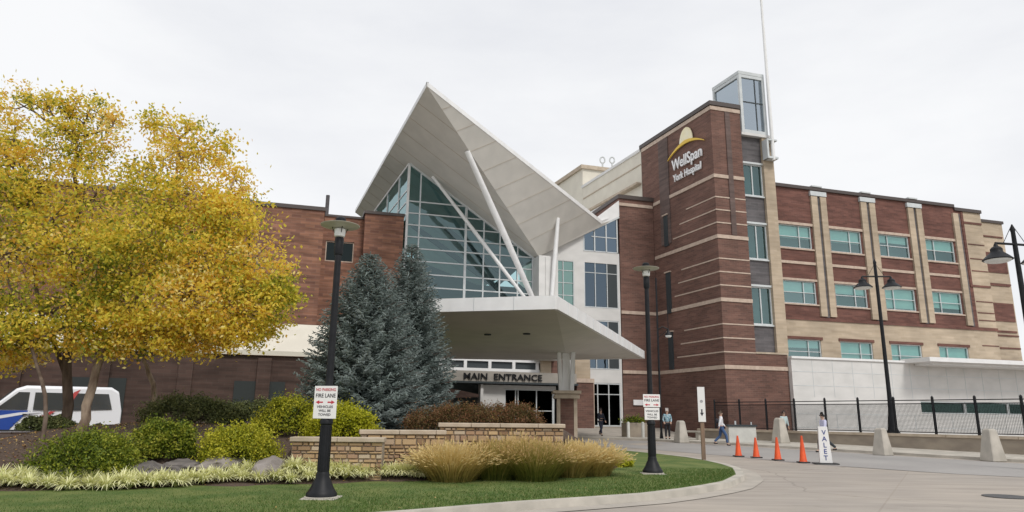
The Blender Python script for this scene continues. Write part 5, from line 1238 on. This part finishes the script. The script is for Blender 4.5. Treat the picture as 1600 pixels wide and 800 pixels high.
# ------------------------------------------------------------------ people
def skin(name, verts, edges, root, mat, parent, sub=2, smooth=True):
    me=bpy.data.meshes.new(name); me.from_pydata([v[0] for v in verts],edges,[]); o=bpy.data.objects.new(name,me); col.objects.link(o)
    md=o.modifiers.new('skin','SKIN'); md.use_smooth_shade=True
    for i,v in enumerate(verts): 
        r=v[1]; me.skin_vertices[0].data[i].radius=(r,r) if not hasattr(r,'__len__') else r
    me.skin_vertices[0].data[root].use_root=True
    sb=o.modifiers.new('sub','SUBSURF'); sb.levels=sub; sb.render_levels=sub
    bpy.context.view_layer.update()
    m2=bpy.data.meshes.new_from_object(o.evaluated_get(bpy.context.evaluated_depsgraph_get())); bpy.data.objects.remove(o); m2.name=name; m2.materials.clear()
    for p in m2.polygons: p.use_smooth=True
    return link(name,m2,mat,parent)
def person(x,y,rz,h,label,J,cols,extra=None,z=None):
    """J: joints for a 1.75 m figure facing -y. cols: skin, top, legs, hair, shoes"""
    base=(x,y,gz(y) if z is None else z); T=tag(empty('person',base,rz),label,'person','people walking and standing near the entrance'); T.scale=(h/1.75,)*3
    ms,mt,ml,mh,msh=[principled('cloth_'+str(i),c,.8) for i,c in enumerate(cols)]
    g=dict(pelvis=(0,0,.95),waist=(0,0,1.08),chest=(0,0,1.3),neck=(0,0,1.47),head0=(0,-.01,1.55),head=(0,-.015,1.63),crown=(0,-.005,1.71),
      shl=(-.18,0,1.41),shr=(.18,0,1.41),ell=(-.23,0,1.13),elr=(.23,0,1.13),wrl=(-.24,-.06,.89),wrr=(.24,-.06,.89),
      hil=(-.09,0,.9),hir=(.09,0,.9),knl=(-.1,-.02,.5),knr=(.1,-.02,.5),anl=(-.1,.02,.09),anr=(.1,.02,.09)); g.update(J)
    V_=[];E_=[];ix={}
    def a(n,p,r,par=None):
        ix[n]=len(V_); V_.append((p,r)); 
        if par: E_.append((ix[par],ix[n]))
    a('pelvis',g['pelvis'],(.13,.1)); a('waist',g['waist'],(.115,.085),'pelvis'); a('chest',g['chest'],(.14,.1),'waist'); a('neck',g['neck'],.055,'chest'); a('head0',g['head0'],.07,'neck'); a('head',g['head'],(.078,.092),'head0'); a('crown',g['crown'],.06,'head')
    hd=Vector(g['head'])
    a('nose',tuple(hd+Vector((0,-.105,-.015))),.012,'head'); a('earl',tuple(hd+Vector((-.085,.01,0))),.013,'head'); a('earr',tuple(hd+Vector((.085,.01,0))),.013,'head')
    for s in 'lr':
        a('sh'+s,g['sh'+s],.055,'chest'); a('el'+s,g['el'+s],.042,'sh'+s); a('wr'+s,g['wr'+s],.028,'el'+s)
        e_,w_=Vector(g['el'+s]),Vector(g['wr'+s]); d=(w_-e_).normalized(); lat=d.cross(Vector((0,1,0))).normalized() if abs(d.y)<.8 else Vector((1,0,0))
        pm=w_+d*.07; a('pm'+s,tuple(pm),(.035,.02),'wr'+s)
        for f in range(4):
            b0=pm+lat*(f-1.5)*.02; l=[.06,.075,.07,.055][f]; a(f'f{s}{f}',tuple(b0+d*.03),.009,'pm'+s); a(f'g{s}{f}',tuple(b0+d*(.03+l)+Vector((0,-.015,0))),.007,f'f{s}{f}')
        a('th'+s,tuple(w_+d*.04-lat*.035),.011,'wr'+s); a('tt'+s,tuple(w_+d*.09-lat*.05),.008,'th'+s)
        a('hi'+s,g['hi'+s],.09,'pelvis'); a('kn'+s,g['kn'+s],.058,'hi'+s); a('an'+s,g['an'+s],.04,'kn'+s); p=Vector(g['an'+s]); a('to'+s,tuple(p+Vector((0,-.14,-.04))),.035,'an'+s)
    skin('body',V_,E_,0,ms,T)
    C=[(g['pelvis'],(.15,.12)),(g['waist'],(.145,.115)),(g['chest'],(.17,.125)),(tuple(Vector(g['neck'])-Vector((0,0,.03))),.075)]; Ee=[(0,1),(1,2),(2,3)]
    for s in 'lr':
        n0=len(C); C+= [(g['sh'+s],.075),(g['el'+s],.058),(tuple(Vector(g['el'+s]).lerp(Vector(g['wr'+s]),.92)),.045)]; Ee+=[(2,n0),(n0,n0+1),(n0+1,n0+2)]
    skin('shirt',C,Ee,0,mt,T)
    C=[(tuple(Vector(g['pelvis'])+Vector((0,0,.02))),(.145,.115))]; Ee=[]
    for s in 'lr':
        n0=len(C); C+= [(g['hi'+s],.1),(g['kn'+s],.076),(tuple(Vector(g['an'+s])+Vector((0,0,.03))),.06)]; Ee+=[(0,n0),(n0,n0+1),(n0+1,n0+2)]
    skin('trousers',C,Ee,0,ml,T)
    for s in 'lr':
        p=Vector(g['an'+s]); skin('shoe',[(tuple(p+Vector((0,.05,-.035))),.045),(tuple(p+Vector((0,-.06,-.04))),.048),(tuple(p+Vector((0,-.17,-.05))),.036)],[(0,1),(1,2)],0,msh,T,1)
    skin('hair',[(tuple(hd+Vector((0,.03,.06))),(.088,.095)),(tuple(hd+Vector((0,.045,-.01))),(.08,.07)),(tuple(hd+Vector((0,-.03,.09))),(.06,.05))],[(0,1),(0,2)],0,mh,T,2)
    for sx in (-.03,.03):
        m_=MB(); m_.lathe([(.004,-.008),(.012,0),(.004,.008)],(sx,0,0),8); o=m_.build('eye',M['sign_black'],T,True); o.location=hd+Vector((0,-.092,.01))
    if extra: extra(T,g)
    return T
SK=(.5,.32,.24)
# stride poses are written for a figure facing -y; y is forward/backward
walk=dict(knl=(-.09,-.22,.52),anl=(-.09,-.26,.1),knr=(.09,.06,.49),anr=(.09,.36,.17),ell=(-.23,.1,1.14),wrl=(-.23,.14,.92),elr=(.23,-.08,1.13),wrr=(.22,-.24,.96))
def backpack(T,g):
    o=skin('backpack',[((0,.19,1.1),(.13,.09)),((0,.19,1.38),(.12,.08))],[(0,1)],0,principled('backpack_dark',(.03,.03,.04),.8),T,1)
def papers(T,g):
    m_=MB(); m_.box(-.12,.12,-.34,-.32,1.0,1.3); m_.build('held_papers',principled('paper_blue',(.5,.53,.68),.6),T)
person(6.02,47.2,R(20),1.75,'person in a dark suit walking out past the glass doors',dict(walk,ell=(-.22,-.05,1.13),wrl=(-.1,-.27,1.12)),[SK,(.02,.025,.04),(.03,.035,.06),(.04,.03,.03),(.02,.02,.02)],z=.42)
M['pattern']=mottled('patterned_top',(.1,.25,.32),(.45,.55,.6),9,.8)
P2_=person(9.38,42.4,R(-5),1.75,'person in a blue patterned top and black trousers standing by a bollard',dict(ell=(-.24,.02,1.13),elr=(.24,.02,1.13),wrl=(-.2,-.15,.98),wrr=(.2,-.15,.98)),[SK,(.15,.3,.36),(.015,.015,.02),(.45,.42,.4),(.02,.02,.02)],z=gz(42.4)+.1)
for ch in P2_.children:
    if ch.name.startswith('shirt'): ch.data.materials[0]=M['pattern']
person(11.1,37.4,R(82),1.78,'man in a white shirt and blue jeans with a dark backpack walking right',walk,[SK,(.75,.75,.78),(.05,.1,.22),(.1,.07,.05),(.05,.04,.04)],backpack,z=gz(37.4))
person(15.35,39.8,R(15),1.7,'person in a pale shirt and black trousers half hidden by a bollard',dict(),[(.4,.25,.18),(.45,.55,.56),(.02,.02,.025),(.05,.03,.025),(.02,.02,.02)],z=gz(39.8)+.1)
person(14.5,32.9,R(-84),1.76,'person with black hair and a lilac shirt walking left behind the white sign',dict(walk,anr=(.09,.46,.2),knr=(.09,.12,.5)),[SK,(.55,.55,.72),(.035,.045,.05),(.01,.01,.01),(.02,.02,.02)],z=gz(32.9))
